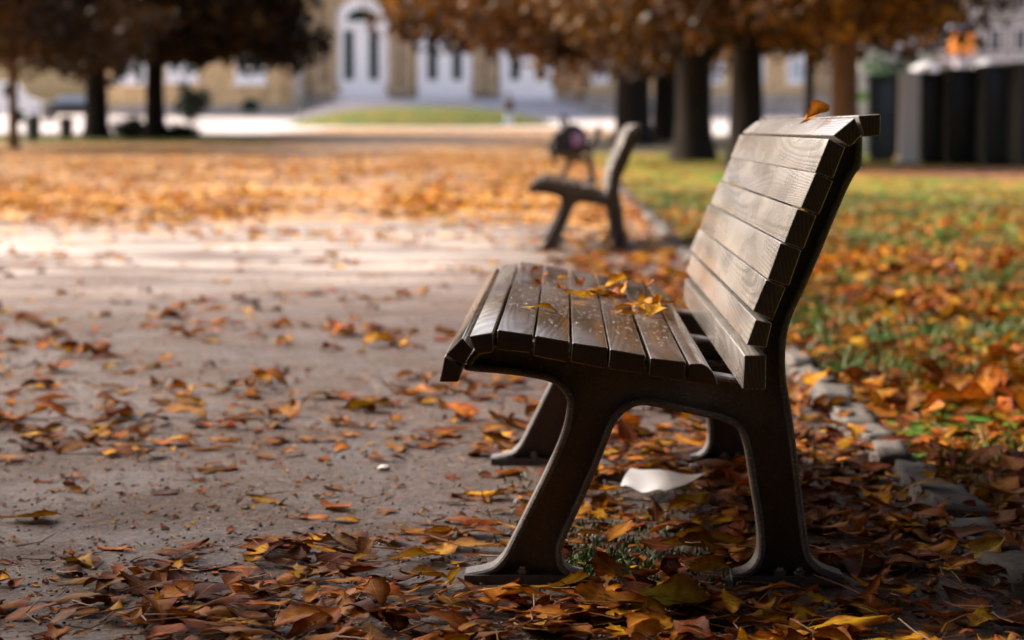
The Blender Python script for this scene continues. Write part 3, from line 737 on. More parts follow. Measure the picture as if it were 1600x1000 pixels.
BACK = [
 [(0.4607, 0.4149), (0.4949, 0.415), (0.4944, 0.3616), (0.4585, 0.3615)],
 [(0.4774, 0.473), (0.5032, 0.4669), (0.4948, 0.4284), (0.464, 0.4334)],
 [(0.4937, 0.5363), (0.5245, 0.5241), (0.5046, 0.4731), (0.4738, 0.488)],
 [(0.5161, 0.5955), (0.5488, 0.5832), (0.5305, 0.5287), (0.4967, 0.5394)],
 [(0.542, 0.6499), (0.5721, 0.6392), (0.5530, 0.5872), (0.5223, 0.5979)],
 [(0.5697, 0.7064), (0.5978, 0.6942), (0.5771, 0.6429), (0.548, 0.6535)],
 [(0.5904, 0.7613), (0.6164, 0.7476), (0.5987, 0.7004), (0.5697, 0.7095)],
 [(0.631, 0.7947), (0.6435, 0.7689), (0.6255, 0.7496), (0.5979, 0.7673)],
 [(0.637, 0.7982), (0.6724, 0.8007), (0.6719, 0.7673), (0.6466, 0.7658)]]
FRONT = [(0.0007, 0.372), (0.002, 0.3667), (0.0769, 0.3614), (0.1368, 0.3518), (0.1542, 0.3452), (0.1695, 0.331), (0.1772, 0.3146), (0.1761, 0.296), (0.1675, 0.2531), (0.1305, 0.1736), (0.0802, 0.0715), (0.0692, 0.0493), (0.0582, 0.0359), (0.044, 0.0247), (0.0022, 0.0167)]
ARCH = [(0.2019, 0.0177), (0.1833, 0.021), (0.1723, 0.0298), (0.1679, 0.0431), (0.1678, 0.0631), (0.1853, 0.1031), (0.2157, 0.1695), (0.246, 0.2468), (0.2567, 0.2754), (0.2708, 0.2941), (0.2871, 0.3051), (0.3033, 0.3095), (0.336, 0.3052), (0.4045, 0.2901), (0.4415, 0.2826), (0.4633, 0.2717), (0.4754, 0.2531), (0.4822, 0.2267), (0.4891, 0.1805), (0.5018, 0.11), (0.5055, 0.0636), (0.5013, 0.0414), (0.4873, 0.0236), (0.4623, 0.0168)]
REAR = [(0.6476, 0.0175), (0.6236, 0.0243), (0.6039, 0.0353), (0.5917, 0.0518), (0.5846, 0.1004), (0.5739, 0.1831), (0.5608, 0.2797), (0.5528, 0.3245), (0.547, 0.3573), (0.5455, 0.3965), (0.5483, 0.4336), (0.5577, 0.4651), (0.5798, 0.5129), (0.6018, 0.5649), (0.6362, 0.6523), (0.6581, 0.7007), (0.6708, 0.7125), (0.6712, 0.7639)]
ARM = [(0.668, 0.7630), (0.648, 0.7640), (0.629, 0.749), (0.6195, 0.736), (0.6025, 0.692), (0.582, 0.64), (0.560, 0.585), (0.535, 0.522), (0.510, 0.468), (0.5005, 0.425), (0.4975, 0.385), (0.4965, 0.36)]
RAIL = [(0.486, 0.352), (0.4144, 0.3635), (0.3646, 0.3705), (0.3, 0.3825), (0.24, 0.3910), (0.1758, 0.4005), (0.12, 0.4120), (0.0621, 0.4190), (0.034, 0.411), (0.012, 0.394), (0.004, 0.380)]
def chaikin(p, n=2):
    for _ in range(n):
        q = [p[0]]
        for a, b in zip(p, p[1:]):
            q += [(a[0]*.75+b[0]*.25, a[1]*.75+b[1]*.25), (a[0]*.25+b[0]*.75, a[1]*.25+b[1]*.75)]
        p = q + [p[-1]]
    return p
def ribbon(m, line, t, y0, y1, side, ch=.0035):
    "flange along a polyline in (x, z): thickness t to one side, from y0 to y1, edges rounded"
    P = [Vector((x, z)) for x, z in line]; n = len(P); prof = [(0, y0+ch), (0, y1-ch), (ch, y1), (t-ch, y1), (t, y1-ch), (t, y0+ch), (t-ch, y0), (ch, y0)]
    vs = []
    for i, p in enumerate(P):
        d = (P[min(i+1, n-1)]-P[max(i-1, 0)]).normalized(); nr = Vector((-d.y, d.x))*side
        for o, y in prof: q = p+nr*o; vs.append((q.x, y, q.y))
    k = len(prof); fs = [[j for j in range(k)], [(n-1)*k+j for j in range(k-1, -1, -1)]]
    for i in range(n-1):
        for j in range(k): fs.append((i*k+j, i*k+(j+1) % k, (i+1)*k+(j+1) % k, (i+1)*k+j))
    m.add(vs, fs)

def make_frame(root, v0, legs=True):
    D = .062; m = MB(); mw = MB()
    fr, ar, re, am, ra = chaikin(FRONT), chaikin(ARCH), chaikin(REAR), chaikin(ARM), chaikin(RAIL)
    T = .011
    if legs:
        ribbon(m, fr, T, v0, v0+D, 1); ribbon(m, ar, T, v0, v0+D, 1); ribbon(m, re, T, v0, v0+D, 1)
        web = fr + [(.004, .004), (.198, .004)] + ar + [(.466, .004), (.640, .004)] + re + am + ra
    else:
        low = [(0.002, 0.3667), (0.0769, 0.3614), (0.16, 0.345), (.3, .325), (.45, .30), (.52, .305), (0.5528, 0.3345)]; low = chaikin(low)
        re = chaikin(REAR[8:]); ribbon(m, low, T, v0, v0+D, 1); ribbon(m, re, T, v0, v0+D, 1)
        web = low + re + am + ra
    ribbon(m, am, T, v0+.001, v0+D-.001, 1); ribbon(m, ra, T, v0+.001, v0+D-.001, 1)
    # web: inset 2 mm and triangulated by Blender
    P = [Vector(p) for p in web]; n = len(P); Q = []
    for i, p in enumerate(P):
        d = (P[(i+1) % n]-P[i-1]); d = d.normalized() if d.length > 1e-6 else Vector((1, 0)); Q.append(p+Vector((-d.y, d.x))*.002)
    nf = len(m.f); m.prism([(q.x, q.y) for q in Q], v0+.030, v0+.040)
    nw = len(m.f)
    if legs:
        for a, b in ((.0005, .2045), (.460, .6495)):
            k = 6; r = .010
            m.box(a, b, v0-.004, v0+D+.004, 0, .0155)
    o = m.build('side_frame' if legs else 'middle_bracket', M_RIM, root, smooth=38)
    o.data.materials.append(M_IRON)
    for f in o.data.polygons[nf:nw]: f.material_index = 1
    if legs:
        for bx_ in (.100, .575, .542 - .0):
            b = MB(); b.lathe([(.0115, .0155), (.0115, .0235)], (bx_, v0+.012, 0), 6); b.lathe([(.0065, .0235), (.006, .029)], (bx_, v0+.012, 0), 8); b.build('bolt', M_BOLT, o, bevel=.0006)
    return o

def make_bench():
    root = empty('park_bench', (0, 0, 0))
    rnd = random.Random(4)
    for poly in SEAT:
        m = MB(); m.prism(poly, -.2+rnd.uniform(-.002, .002), 1.6+rnd.uniform(-.003, .003)); m.build('seat_slat', M_SEAT, root, bevel=.0035, seg=3)
    for poly in BACK:
        gx = sum(q[0] for q in poly)/4; gy = sum(q[1] for q in poly)/4; poly = [(gx+(a-gx)*1.05, gy+(b-gy)*1.05) for a, b in poly]
        m = MB(); m.prism(poly, -.2+rnd.uniform(-.002, .002), 1.6+rnd.uniform(-.003, .003)); m.build('back_slat', M_BACK, root, bevel=.0035, seg=3)
    make_frame(root, 0); make_frame(root, 1.4-.062); make_frame(root, .69, False)
    m = MB(); m.tube([(.30, .04, .335), (.30, 1.36, .335)], .011, 10); m.build('cross_bar', M_IRON, root)
    return root
BANG = 0.02463
bench = make_bench(); bench.location = (-.0824, 3.7349, 0); bench.rotation_euler = (0, 0, -BANG)
tag(bench, 'near wooden park bench on dark cast iron legs with wet leaves on its seat', 'bench', 'benches along the path')
b2 = copy_tree(bench); b2.location = (.135, 14.0, 0); b2['label'] = 'blurred middle bench of the row standing beside the grass edge'
b3 = copy_tree(bench); b3.location = (.58, 31.0, 0); b3['label'] = 'farthest bench of the row, carrying a dark backpack'

def backpack():
    c = Vector((.80, 31.05, .41)); r = empty('backpack', c, R(12)); tag(r, 'dark bag with a lilac pocket lying on the farthest bench', 'backpack')
    dk = plain('backpack_fabric', (.018, .016, .018), .8, .3, 20)
    m = MB(); m.prism([(-.24, 0), (.22, 0), (.26, .12), (.22, .33), (.08, .43), (-.10, .40), (-.22, .26), (-.27, .1)], -.15, .15); m.build('bag', dk, r, bevel=.05, seg=3)
    m = MB(); m.prism([(.0, .10), (.16, .10), (.18, .24), (.10, .31), (.0, .28)], -.19, -.14); m.build('pocket', plain('lilac_fabric', (.26, .16, .31), .7, .1, 8), r, bevel=.02)
    m = MB(); m.tube([(-.10, 0, .38), (-.12, 0, .46), (-.09, 0, .53), (-.04, 0, .50), (-.02, 0, .42)], .03, 8); m.build('handle', dk, r)
    m = MB(); m.tube([(-.2, -.12, .30), (-.32, -.14, .12), (-.26, -.14, -.1), (-.2, -.15, -.16)], .025, 8); m.build('strap', dk, r)
backpack()

# ------------------------------------------------------------------ kerb stones
def kerb_stone(y, ln, rg, label, grp):
    x = kerb_x(y); r = MB()
    w_ = .11+rg.uniform(-.02, .02); h_ = .032+rg.uniform(-.018, .012)
    me = bpy.data.meshes.new('kerb_stone'); bm = bmesh.new(); bmesh.ops.create_cube(bm, size=1)
    bmesh.ops.scale(bm, vec=(w_, ln*.96, h_+.08), verts=bm.verts); bmesh.ops.bevel(bm, geom=bm.edges[:], offset=.014, segments=2, affect='EDGES')
    bmesh.ops.subdivide_edges(bm, edges=[e for e in bm.edges if e.calc_length() > .05], cuts=3, use_grid_fill=True)
    for v in bm.verts: v.co += Vector((rg.gauss(0, .0012), rg.gauss(0, .0015), rg.gauss(0, .0012)))
    for f in bm.faces: f.smooth = True
    bm.to_mesh(me); bm.free(); me.materials.append(M_STONE)
    o = bpy.data.objects.new('kerb_stone', me); COL.objects.link(o)
    o.location = (x+rg.uniform(-.012, .012), y, h_-(h_+.08)/2); o.rotation_euler = (rg.uniform(-.05, .05), rg.uniform(-.16, .16), -math.atan(KDX)+rg.uniform(-.11, .11))
    tag(o, label, 'kerb stone', grp)
rg = random.Random(9); y = 3.2; i = 0
near_l = ['rough grey kerb stone closest to the bottom right corner', 'grey kerb stone second from the bottom right corner', 'grey kerb stone third from the bottom right corner', 'grey kerb stone fourth from the bottom right corner', 'grey kerb stone fifth from the bottom right corner']
while y < 31:
    ln = rg.uniform(.26, .42)
    kerb_stone(y+ln/2, ln, rg, near_l[i-2] if 2 <= i < 7 else 'worn pale kerb stone half buried in leaves along the path edge', 'kerb stones edging the path')
    y += ln + rg.uniform(.01, .05); i += 1

# ------------------------------------------------------------------ leaves
PAL = {'yellow': (.72, .40, .015), 'golden brown': (.52, .21, .012), 'orange brown': (.44, .13, .010), 'tan': (.46, .22, .05), 'dark reddish brown': (.17, .038, .008)}
KS = list(PAL)
WS = np.array([0, .08, .2, .35, .5, .64, .76, .87, .95, 1.0]); WW = np.array([.03, .10, .28, .55, .83, 1.0, .93, .62, .26, 0.0])
def leaf_batch(pos, yaw, pitch, roll, L, col, seed, ns, nc, curlscale=1.0, fold=None, curl=None):
    "numpy: builds every leaf of one level of detail -> verts, faces, uv, colours"
    rg = np.random.default_rng(seed); n = len(pos)
    s = np.linspace(0, 1, ns+1); c = np.linspace(-1, 1, nc+1)
    S, C = np.meshgrid(s, c, indexing='ij'); S = S.ravel(); C = C.ravel()
    wd = np.interp(S, WS, WW)
    hw = rg.uniform(.15, .31, n)[:, None]
    torn = (rg.random(n) < .35)[:, None]*(fold is None); cut = 1-torn*rg.uniform(.2, .95, (n, 1))*np.clip(np.sin(S[None]*rg.uniform(4, 16, (n, 1))+rg.uniform(0, 6.3, (n, 1))), 0, 1)*(C[None] > 0)
    ser = 1 + (.07*((np.round(S*ns).astype(int) % 2)*2-1) if ns >= 10 else 0)
    jag = 1 + rg.normal(0, .10, (n, len(S)))*(np.abs(C) > .9)
    x = (S[None]-.5)*np.ones((n, 1)); yy = C[None]*wd[None]*hw*ser*jag*cut
    fo = (rg.uniform(-.1, .9, n) if fold is None else np.full(n, fold))[:, None]*curlscale
    k = (rg.normal(0, .8, n) if curl is None else np.full(n, curl))[:, None]*curlscale
    k2 = rg.normal(0, .9, n)[:, None]*curlscale; tw = rg.normal(0, .9, n)[:, None]*curlscale
    z = np.abs(yy)*fo + k*(x**2-.08) + k2*yy*x*1.2 + .6*tw*0
    edge = rg.normal(0, 1, (n, 1)); z += edge*.10*(np.abs(C[None])**2)*np.sin(S[None]*7+rg.uniform(0, 6, (n, 1)))*curlscale
    if ns >= 10: z += .010*np.cos((S[None]*15-np.abs(C[None])*3.2)*2*np.pi)*np.abs(C[None])**.5
    bend = rg.normal(0, .22, (n, 1)); yy = yy + bend*x**2*.8
    # twist along the length
    a = tw*x*.9; y2 = yy*np.cos(a)-z*np.sin(a); z2 = yy*np.sin(a)+z*np.cos(a)
    P = np.stack([x, y2, z2], -1)*L[:, None, None]
    def rot(P, ang, ax):
        ca, sa = np.cos(ang)[:, None], np.sin(ang)[:, None]; i, j = [(1, 2), (2, 0), (0, 1)][ax]
        Q = P.copy(); Q[..., i] = P[..., i]*ca-P[..., j]*sa; Q[..., j] = P[..., i]*sa+P[..., j]*ca; return Q
    P = rot(P, roll, 0); P = rot(P, pitch, 1); P = rot(P, yaw, 2)
    zmin = np.quantile(P[..., 2], .12, axis=1); P[..., 2] -= zmin[:, None]
    P += pos[:, None, :]
    F = []
    for i in range(ns):
        for j in range(nc):
            a0 = i*(nc+1)+j; F.append((a0, a0+1, a0+nc+2, a0+nc+1))
    F = np.array(F)
    uv = np.stack([S, C], -1)
    return P, F, uv, np.repeat(col[:, None, :], len(S), 1)
def leaf_mesh(name, batches):
    vs, fs, uvs, cs = [], [], [], []; off = 0
    for P, F, uv, col in batches:
        n, m_, _ = P.shape
        vs.append(P.reshape(-1, 3)); cs.append(col.reshape(-1, 3))
        fs.append((F[None]+(np.arange(n)*m_)[:, None, None]).reshape(-1, 4)+off); uvs.append(np.tile(uv, (n, 1))); off += n*m_
    V = np.concatenate(vs); Fc = np.concatenate(fs); U = np.concatenate(uvs); Cc = np.concatenate(cs)
    me = bpy.data.meshes.new(name); me.vertices.add(len(V)); me.vertices.foreach_set('co', V.astype(np.float32).ravel())
    me.loops.add(Fc.size); me.loops.foreach_set('vertex_index', Fc.astype(np.int32).ravel())
    me.polygons.add(len(Fc)); me.polygons.foreach_set('loop_start', np.arange(0, Fc.size, 4, dtype=np.int32))
    me.polygons.foreach_set('use_smooth', np.ones(len(Fc), bool)); me.update()
    uvl = me.uv_layers.new(name='leafuv'); uvl.data.foreach_set('uv', U[Fc.ravel()].astype(np.float32).ravel())
    a = me.attributes.new('leafcol', 'FLOAT_COLOR', 'POINT'); a.data.foreach_set('color', np.concatenate([Cc, np.ones((len(Cc), 1))], 1).astype(np.float32).ravel())
    me.materials.append(M_LEAF); return me

RG = np.random.default_rng(77)
_nz = RG.random((64, 64))
def vnoise(x, y, sc):
    X = x*sc+100; Y = y*sc+100; i = np.floor(X).astype(int); j = np.floor(Y).astype(int); u = X-i; v = Y-j
    u = u*u*(3-2*u); v = v*v*(3-2*v); g = lambda a, b: _nz[a % 64, b % 64]
    return (g(i, j)*(1-u)+g(i+1, j)*u)*(1-v)+(g(i, j+1)*(1-u)+g(i+1, j+1)*u)*v
def smooth(x, a, b): t = np.clip((x-a)/(b-a), 0, 1); return t*t*(3-2*t)
def density(x, y):
    "fallen leaves per square metre"
    k = kerb_x(y); br = -.08 + (y-3.73)*.0247       # line of the bench's front feet
    u = x-br
    clump = .25+1.5*smooth(vnoise(x, y, 1.1), .3, .75)*1.0; clump2 = .4+1.2*vnoise(x, y, 2.7)
    left = np.interp(y, [3, 3.6, 4.3, 4.8, 5.6, 7, 10, 14, 17, 22, 40, 70], [260, 215, 115, 72, 56, 34, 15, 9, 28, 70, 60, 30])*clump*clump2
    left = left*np.where(y < 4.6, .25+.75*smooth(x, -.75, -.35), 1)
    under = np.interp(y, [3, 4, 5, 8, 14, 25, 60], [330, 240, 200, 130, 75, 60, 35])*clump2*np.where((u > .12) & (u < .45) & (y > 3.8) & (y < 4.5), .55, 1)
    right = np.interp(y, [3, 4, 5, 8, 14, 25, 60], [330, 310, 270, 210, 85, 20, 5])*clump2*np.where(vnoise(x, y, 1.6) > .62, .45, 1.0)
    wr = smooth(u, .02, .32); d = left*(1-wr)+under*wr
    return np.where(x > k+.04, right, d)*(1-.55*np.exp(-((x-k)/.085)**2))
def scatter(y0, y1, margin, maxd, seed, scale=1.0):
    rg = np.random.default_rng(seed); xm = lambda y: .232*y+margin
    W = xm(y1); area = 2*W*(y1-y0); n = int(area*maxd)
    x = rg.uniform(-W, W, n); y = rg.uniform(y0, y1, n)
    keep = (np.abs(x) < xm(y)) & (rg.random(n)*maxd < density(x, y)*scale); x, y = x[keep], y[keep]
    # nothing grows into the bench's foot plates
    ca, sa = math.cos(BANG), math.sin(BANG)
    for bx0, by0 in ((-.0824, 3.7349),):
        dx, dy = x-bx0, y-by0; u = dx*ca-dy*sa; v = dx*sa+dy*ca
        bad = ((u > -.05) & (u < .25) | (u > .43) & (u < .69)) & ((v > -.11) & (v < .11) | (v > 1.29) & (v < 1.45)); bad |= np.hypot(x-.318, y-4.6) < .12; x, y = x[~bad], y[~bad]
    return x, y, rg
def colours(n, y, x, rg):
    pr = np.array([.16, .27, .27, .13, .17]); idx = rg.choice(5, n, p=pr)
    far = (y > 13) & (rg.random(n) < .45); idx[far & (x < 1)] = rg.choice([0, 0, 1], int((far & (x < 1)).sum()))
    base = np.array([PAL[k] for k in KS])[idx]; return idx, base*(.35+.85*rg.random((n, 1))**1.2)*np.where(y > 12, 1.25, 1)[:, None]*rg.uniform(.9, 1.1, (n, 3))
def piled(x, y, rg, tilt):
    d = density(x, y); z = .001+np.clip(d/300, 0, 1.2)*rg.random(len(x))**1.3*.030+.018*np.exp(-((x-kerb_x(y))/.08)**2)
    th = np.clip(d/160, .12, 1)*tilt
    return z, rg.normal(0, 1, len(x))*th, rg.normal(0, 1, len(x))*th
# near leaves, full detail
x, y, rg = scatter(2.9, 5.7, .25, 1200, 5, 2.3)
z, pi, ro = piled(x, y, rg, .15); n = len(x); L = .03+.115*rg.random(n)**1.3; L = np.where((x < -.1) & (y < 4.3), L*.9, L); L = np.where((x < -.1) & (y > 4.3), L*.85, L)
idx, col = colours(n, y, x, rg); yaw = rg.uniform(0, 2*math.pi, n); flip = rg.random(n) < .35; ro = ro+np.where(flip, math.pi, 0)
P, F, uv, C = leaf_batch(np.stack([x, y, z], 1), yaw, pi, ro, L, col, 6, 14, 6, .42)
inframe = (np.abs(x/y) < .235) & (y > 3.28) & (y < 5.6)
score = np.where(inframe, L/y*(1+z*6), 0); order = np.argsort(-score); big = order[:285]; rest = order[285:]
def zone(x, y):
    br = -.08+(y-3.73)*.0247; u = x-br
    if x > kerb_x(y)+.04: return 'on the grass side of the kerb stones'
    if u > .66: return 'between bench rear foot and kerb'
    if u > 0 and y > 3.72: return 'under the near bench between its iron feet'
    if u > 0: return 'in the foreground just in front of the near bench feet'
    if y < 4.15: return 'in the foreground left of the near bench'
    return 'on the open gravel left of the near bench'
for q in big:
    me = leaf_mesh('fallen_leaf', [(P[q:q+1]-np.array([x[q], y[q], 0]), F, uv, C[q:q+1])])
    o = bpy.data.objects.new('fallen_leaf', me); COL.objects.link(o); o.location = (x[q], y[q], 0)
    zn = zone(x[q], y[q]); kc = KS[idx[q]]; tag(o, f'{kc} leaf lying {zn}', 'leaf', f'{kc} leaves {zn}')
B = [(P[rest], F, uv, C[rest])]
rgf = np.random.default_rng(61); nf_ = 5200; yf = 3.0+9.5*rgf.random(nf_)**1.2; xf = rgf.uniform(-1, 1, nf_)*(.235*yf+.3); kf = (xf < kerb_x(yf)) & (vnoise(xf, yf, 2.0)+.3*rgf.random(nf_) > .45); xf, yf = xf[kf], yf[kf]; nf_ = len(xf)
_, cf = colours(nf_, yf, xf, rgf)
B.append(leaf_batch(np.stack([xf, yf, np.full(nf_, .001)], 1), rgf.uniform(0, 6.28, nf_), rgf.normal(0, .12, nf_), rgf.normal(0, .12, nf_), rgf.uniform(.010, .034, nf_), cf, 62, 4, 2, .6))
for (a, b, mg, mx, ns, nc, sd_, sc) in ((5.7, 12, .3, 300, 6, 2, 15, 1.0), (12, 26, .5, 110, 3, 2, 25, .8), (26, 62, .6, 70, 2, 2, 35, .30)):
    xx, y_, rg = scatter(a, b, mg, mx, sd_, sc); zz, p_, r_ = piled(xx, y_, rg, .35); nn = len(xx); LL = rg.uniform(.07, .16, nn)*(1 if a < 20 else 1.25)
    _, cc = colours(nn, y_, xx, rg); 
    zz = zz + np.interp(y_, _TY, _TZ)
    B.append(leaf_batch(np.stack([xx, y_, zz], 1), rg.uniform(0, 6.28, nn), p_, r_, LL, cc, sd_+1, ns, nc, .6))
me = leaf_mesh('fallen_leaves', B); o = bpy.data.objects.new('fallen_leaves', me); COL.objects.link(o)
tag(o, 'carpet of brown and yellow chestnut leaves over path and lawn', 'fallen leaves', kind='stuff')
print('LEAVES', n, len(me.polygons))

# hero leaves on and under the bench
def bench_pt(u, v, z): 
    c, s = math.cos(-BANG), math.sin(-BANG); return (-.0824+u*c-v*s, 3.7349+u*s+v*c, z)
def hero(name, label, loc, yaw, pitch, roll, L, col, fold, curl, seed, cat='leaf', grp=None, curls=1.0):
    B = leaf_batch(np.zeros((1, 3)), np.array([yaw]), np.array([pitch]), np.array([roll]), np.array([L]), np.array([col]), seed, 16, 8, curls, fold, curl)
    me = leaf_mesh(name, [B]); o = bpy.data.objects.new(name, me); COL.objects.link(o); o.location = loc; tag(o, label, cat, grp); return o
Yl, Go, Or, Da = PAL['yellow'], PAL['golden brown'], PAL['orange brown'], PAL['dark reddish brown']
p = at(1272, 198, 3.95); hero('fallen_leaf', 'curled orange yellow leaf perched on the top slat of the near bench', (p.x, p.y, .790), R(8), R(-30), R(50), .062, (.64, .27, .03), .8, .35, 7, curls=.8)
p = bench_pt(.575, .32, .702); hero('leaf_scrap', 'tiny brown leaf scrap caught between two backrest slats', p, R(40), R(-60), 0, .02, (.28, .09, .02), .6, .3, 2, 'leaf')
hero('fallen_leaf', 'slender yellow leaf lying on the front seat slats', bench_pt(.122, .30, .4478), R(-8), R(4), R(-10), .075, (.70, .42, .02), .3, -.3, 3, curls=.7)
hero('fallen_leaf', 'large yellow leaf at the rear edge of the bench seat', bench_pt(.345, .62, .414), R(70), R(-10), R(15), .085, (.75, .45, .02), .5, .4, 4)
hero('fallen_leaf', 'narrow golden leaf beside the large yellow one on the seat', bench_pt(.285, .52, .421), R(-35), R(5), R(5), .06, (.62, .30, .02), .4, .2, 5)
rgh = random.Random(3)
for i in range(16):
    u = rgh.uniform(.19, .385); v = rgh.uniform(.55, 1.25); zt = np.interp(u, [.18, .24, .30, .37, .39], [.437, .4285, .418, .407, .403])
    c = rgh.choice([Or, Go, Yl, Da, Yl, Go]); hero('fallen_leaf', 'wet brown leaf in the cluster on the back half of the near bench seat', bench_pt(u, v, float(zt)), rgh.uniform(0, 6), rgh.uniform(-.3, .3), rgh.uniform(-.3, .3), rgh.uniform(.045, .095), c, rgh.uniform(.1, .7), rgh.uniform(-.6, .7), 20+i, grp='leaves on the bench seat')
for i in range(5):
    u = rgh.uniform(.08, .2); v = rgh.uniform(.8, 1.5); zt = np.interp(u, [.06, .12, .18, .24], [.456, .4475, .437, .4285])
    hero('fallen_leaf', 'small leaf scattered on the far front part of the near bench seat', bench_pt(u, v, float(zt)+.001), rgh.uniform(0, 6), 0, 0, rgh.uniform(.03, .06), rgh.choice([Or, Yl, Go]), .3, .2, 50+i, grp='leaves on the far seat')
m = MB(); m.tube([(0, 0, 0), (.002, .0, .02), (0, .002, .045), (-.006, .002, .055)], [.0028, .0024, .0022, .0012], 7); m.tube([(0, .002, .040), (.012, .003, .046), (.02, .003, .056)], [.002, .0016, .001], 6)
o = m.build('leaf_stalk', plain('red_stalk', (.16, .03, .015), .5, .2, 80)); o.location = bench_pt(.335, .80, .413); tag(o, 'reddish forked leaf stalk sticking up from the bench seat', 'stalk')
# leaves under and before the bench that single themselves out
def gp(px, py): d = at(px, py, 1); t = CAM_H/(CAM_H-d.z); return d.x*t, d.y*t
for (px, py, yaw, pit, rol, L, col, fo, cu, lab) in (
    (1105, 868, R(4), R(2), R(-35), .175, (.50, .30, .03), .55, .35, 'long olive yellow leaf arching from the ground towards the bench rear foot'),
    (1090, 905, R(-10), R(0), R(-15), .12, (.40, .22, .02), .5, .5, 'golden leaf curling below the long olive leaf between the bench feet'),
    (1020, 965, R(-12), R(3), R(-42), .19, (.30, .24, .03), .35, -.35, 'large green veined leaf arching at the bottom centre in front of the bench'),
    (1225, 985, R(25), R(-4), R(15), .11, (.60, .38, .02), .3, .2, 'bright yellow ribbed leaf at the bottom edge right of centre'),
    (705, 930, R(-40), R(-35), R(10), .062, (.66, .45, .04), .5, .4, 'upright pale yellow leaf just below the left iron foot'),
    (640, 884, R(15), R(0), R(-20), .085, (.60, .36, .03), .8, .2, 'rolled yellow leaf left of the left iron foot'),
    (665, 843, R(-5), R(0), R(-8), .10, (.58, .30, .02), .2, .3, 'flat golden yellow leaf on the gravel up left of the iron foot'),
    (590, 963, R(110), R(-30), R(15), .085, (.38, .15, .03), .2, .15, 'pointed reddish brown leaf standing up with a pale midrib at the bottom left'),
    (870, 930, R(15), R(-6), R(-20), .12, (.50, .30, .03), .5, .6, 'arched yellow leaf just right below the left iron foot'),
    (1390, 935, R(-5), R(2), R(-12), .115, (.32, .13, .02), .3, .1, 'broad orange brown ribbed leaf right below the rear iron foot'),
    (1530, 890, R(35), R(-12), R(-10), .15, (.50, .36, .04), .15, .2, 'big yellow green feathered leaf at the right edge'),
    (1490, 905, R(-55), R(-8), R(10), .075, (.45, .33, .04), .2, .2, 'small yellow leaf left of the big feathered leaf at the right edge'),
    (40, 815, R(5), R(0), R(-14), .13, (.52, .28, .03), .3, .15, 'long wavy golden leaf at the left edge of the gravel'),
    (1475, 752, R(10), R(-10), R(-20), .055, (.66, .42, .04), .5, .3, 'bright yellow leaf resting beside a grey kerb stone')):
    X_, Y_ = gp(px, py); hero('fallen_leaf', lab, (X_, Y_, .007 if px < 100 else .016), yaw, pit, rol, L, col, fo, cu, int(px), curls=.8)

# paper under the bench, white scraps
def paper():
    X_, Y_ = .318, 4.63; me = MB(); n = 8
    a, b, c, d = Vector((-.082, -.035)), Vector((.082, -.022)), Vector((-.05, .10)), Vector((-.082, .03))
    vs = []; fs = []
    P0, P1, P2, P3 = Vector((-.090, -.03)), Vector((-.002, -.105)), Vector((.092, -.01)), Vector((-.062, .09))
    for i in range(n+1):
        for j in range(n+1):
            u, v = i/n, j/n; p = (P0*(1-u)+P1*u)*(1-v)+(P3*(1-u)+P2*u)*v
            vs.append((p.x, p.y, .024+.010*abs(u-.45)+.004*math.sin(u*9+v*4)+.022*v))
    k = (n+1)**2
    for i in range(n):
        for j in range(n): fs.append((i*(n+1)+j, (i+1)*(n+1)+j, (i+1)*(n+1)+j+1, i*(n+1)+j+1))
    vs2 = vs + [(x_, y_, z_-.0012) for x_, y_, z_ in vs]; fs2 = fs + [tuple(q+k for q in reversed(f)) for f in fs]
    me.add(vs2, fs2); o = me.build('paper_napkin', plain('white_paper', (.72, .72, .78), .8, .05, 20)); o.location = (X_, Y_, .0); tag(o, 'crumpled white paper napkin lying on leaves under the near bench', 'napkin')
paper()
for px, py, w_, lab in ((1085, 746, .012, 'small white scrap right of the paper napkin'), (600, 735, .014, 'white pebble on the gravel left of the bench'), (1300, 632, .018, 'white crumpled scrap on the kerb right of the bench')):
    X_, Y_ = gp(px, py); me = bpy.data.meshes.new('white_scrap'); bm = bmesh.new(); bmesh.ops.create_icosphere(bm, subdivisions=3, radius=1)
    rs = random.Random(px)
    for v in bm.verts: v.co = Vector((v.co.x*w_, v.co.y*w_*.8, v.co.z*w_*.45))*(1+.15*math.sin(v.co.x*7+v.co.y*5+px)+rs.uniform(-.03, .03))
    for f in bm.faces: f.smooth = True
    bm.to_mesh(me); bm.free(); me.materials.append(plain('chalk_white', (.75, .75, .78), .6, .08, 30)); o = bpy.data.objects.new('white_scrap', me); COL.objects.link(o); o.location = (X_, Y_, w_*.4+(.02 if px > 1000 else 0)); tag(o, lab, 'scrap')

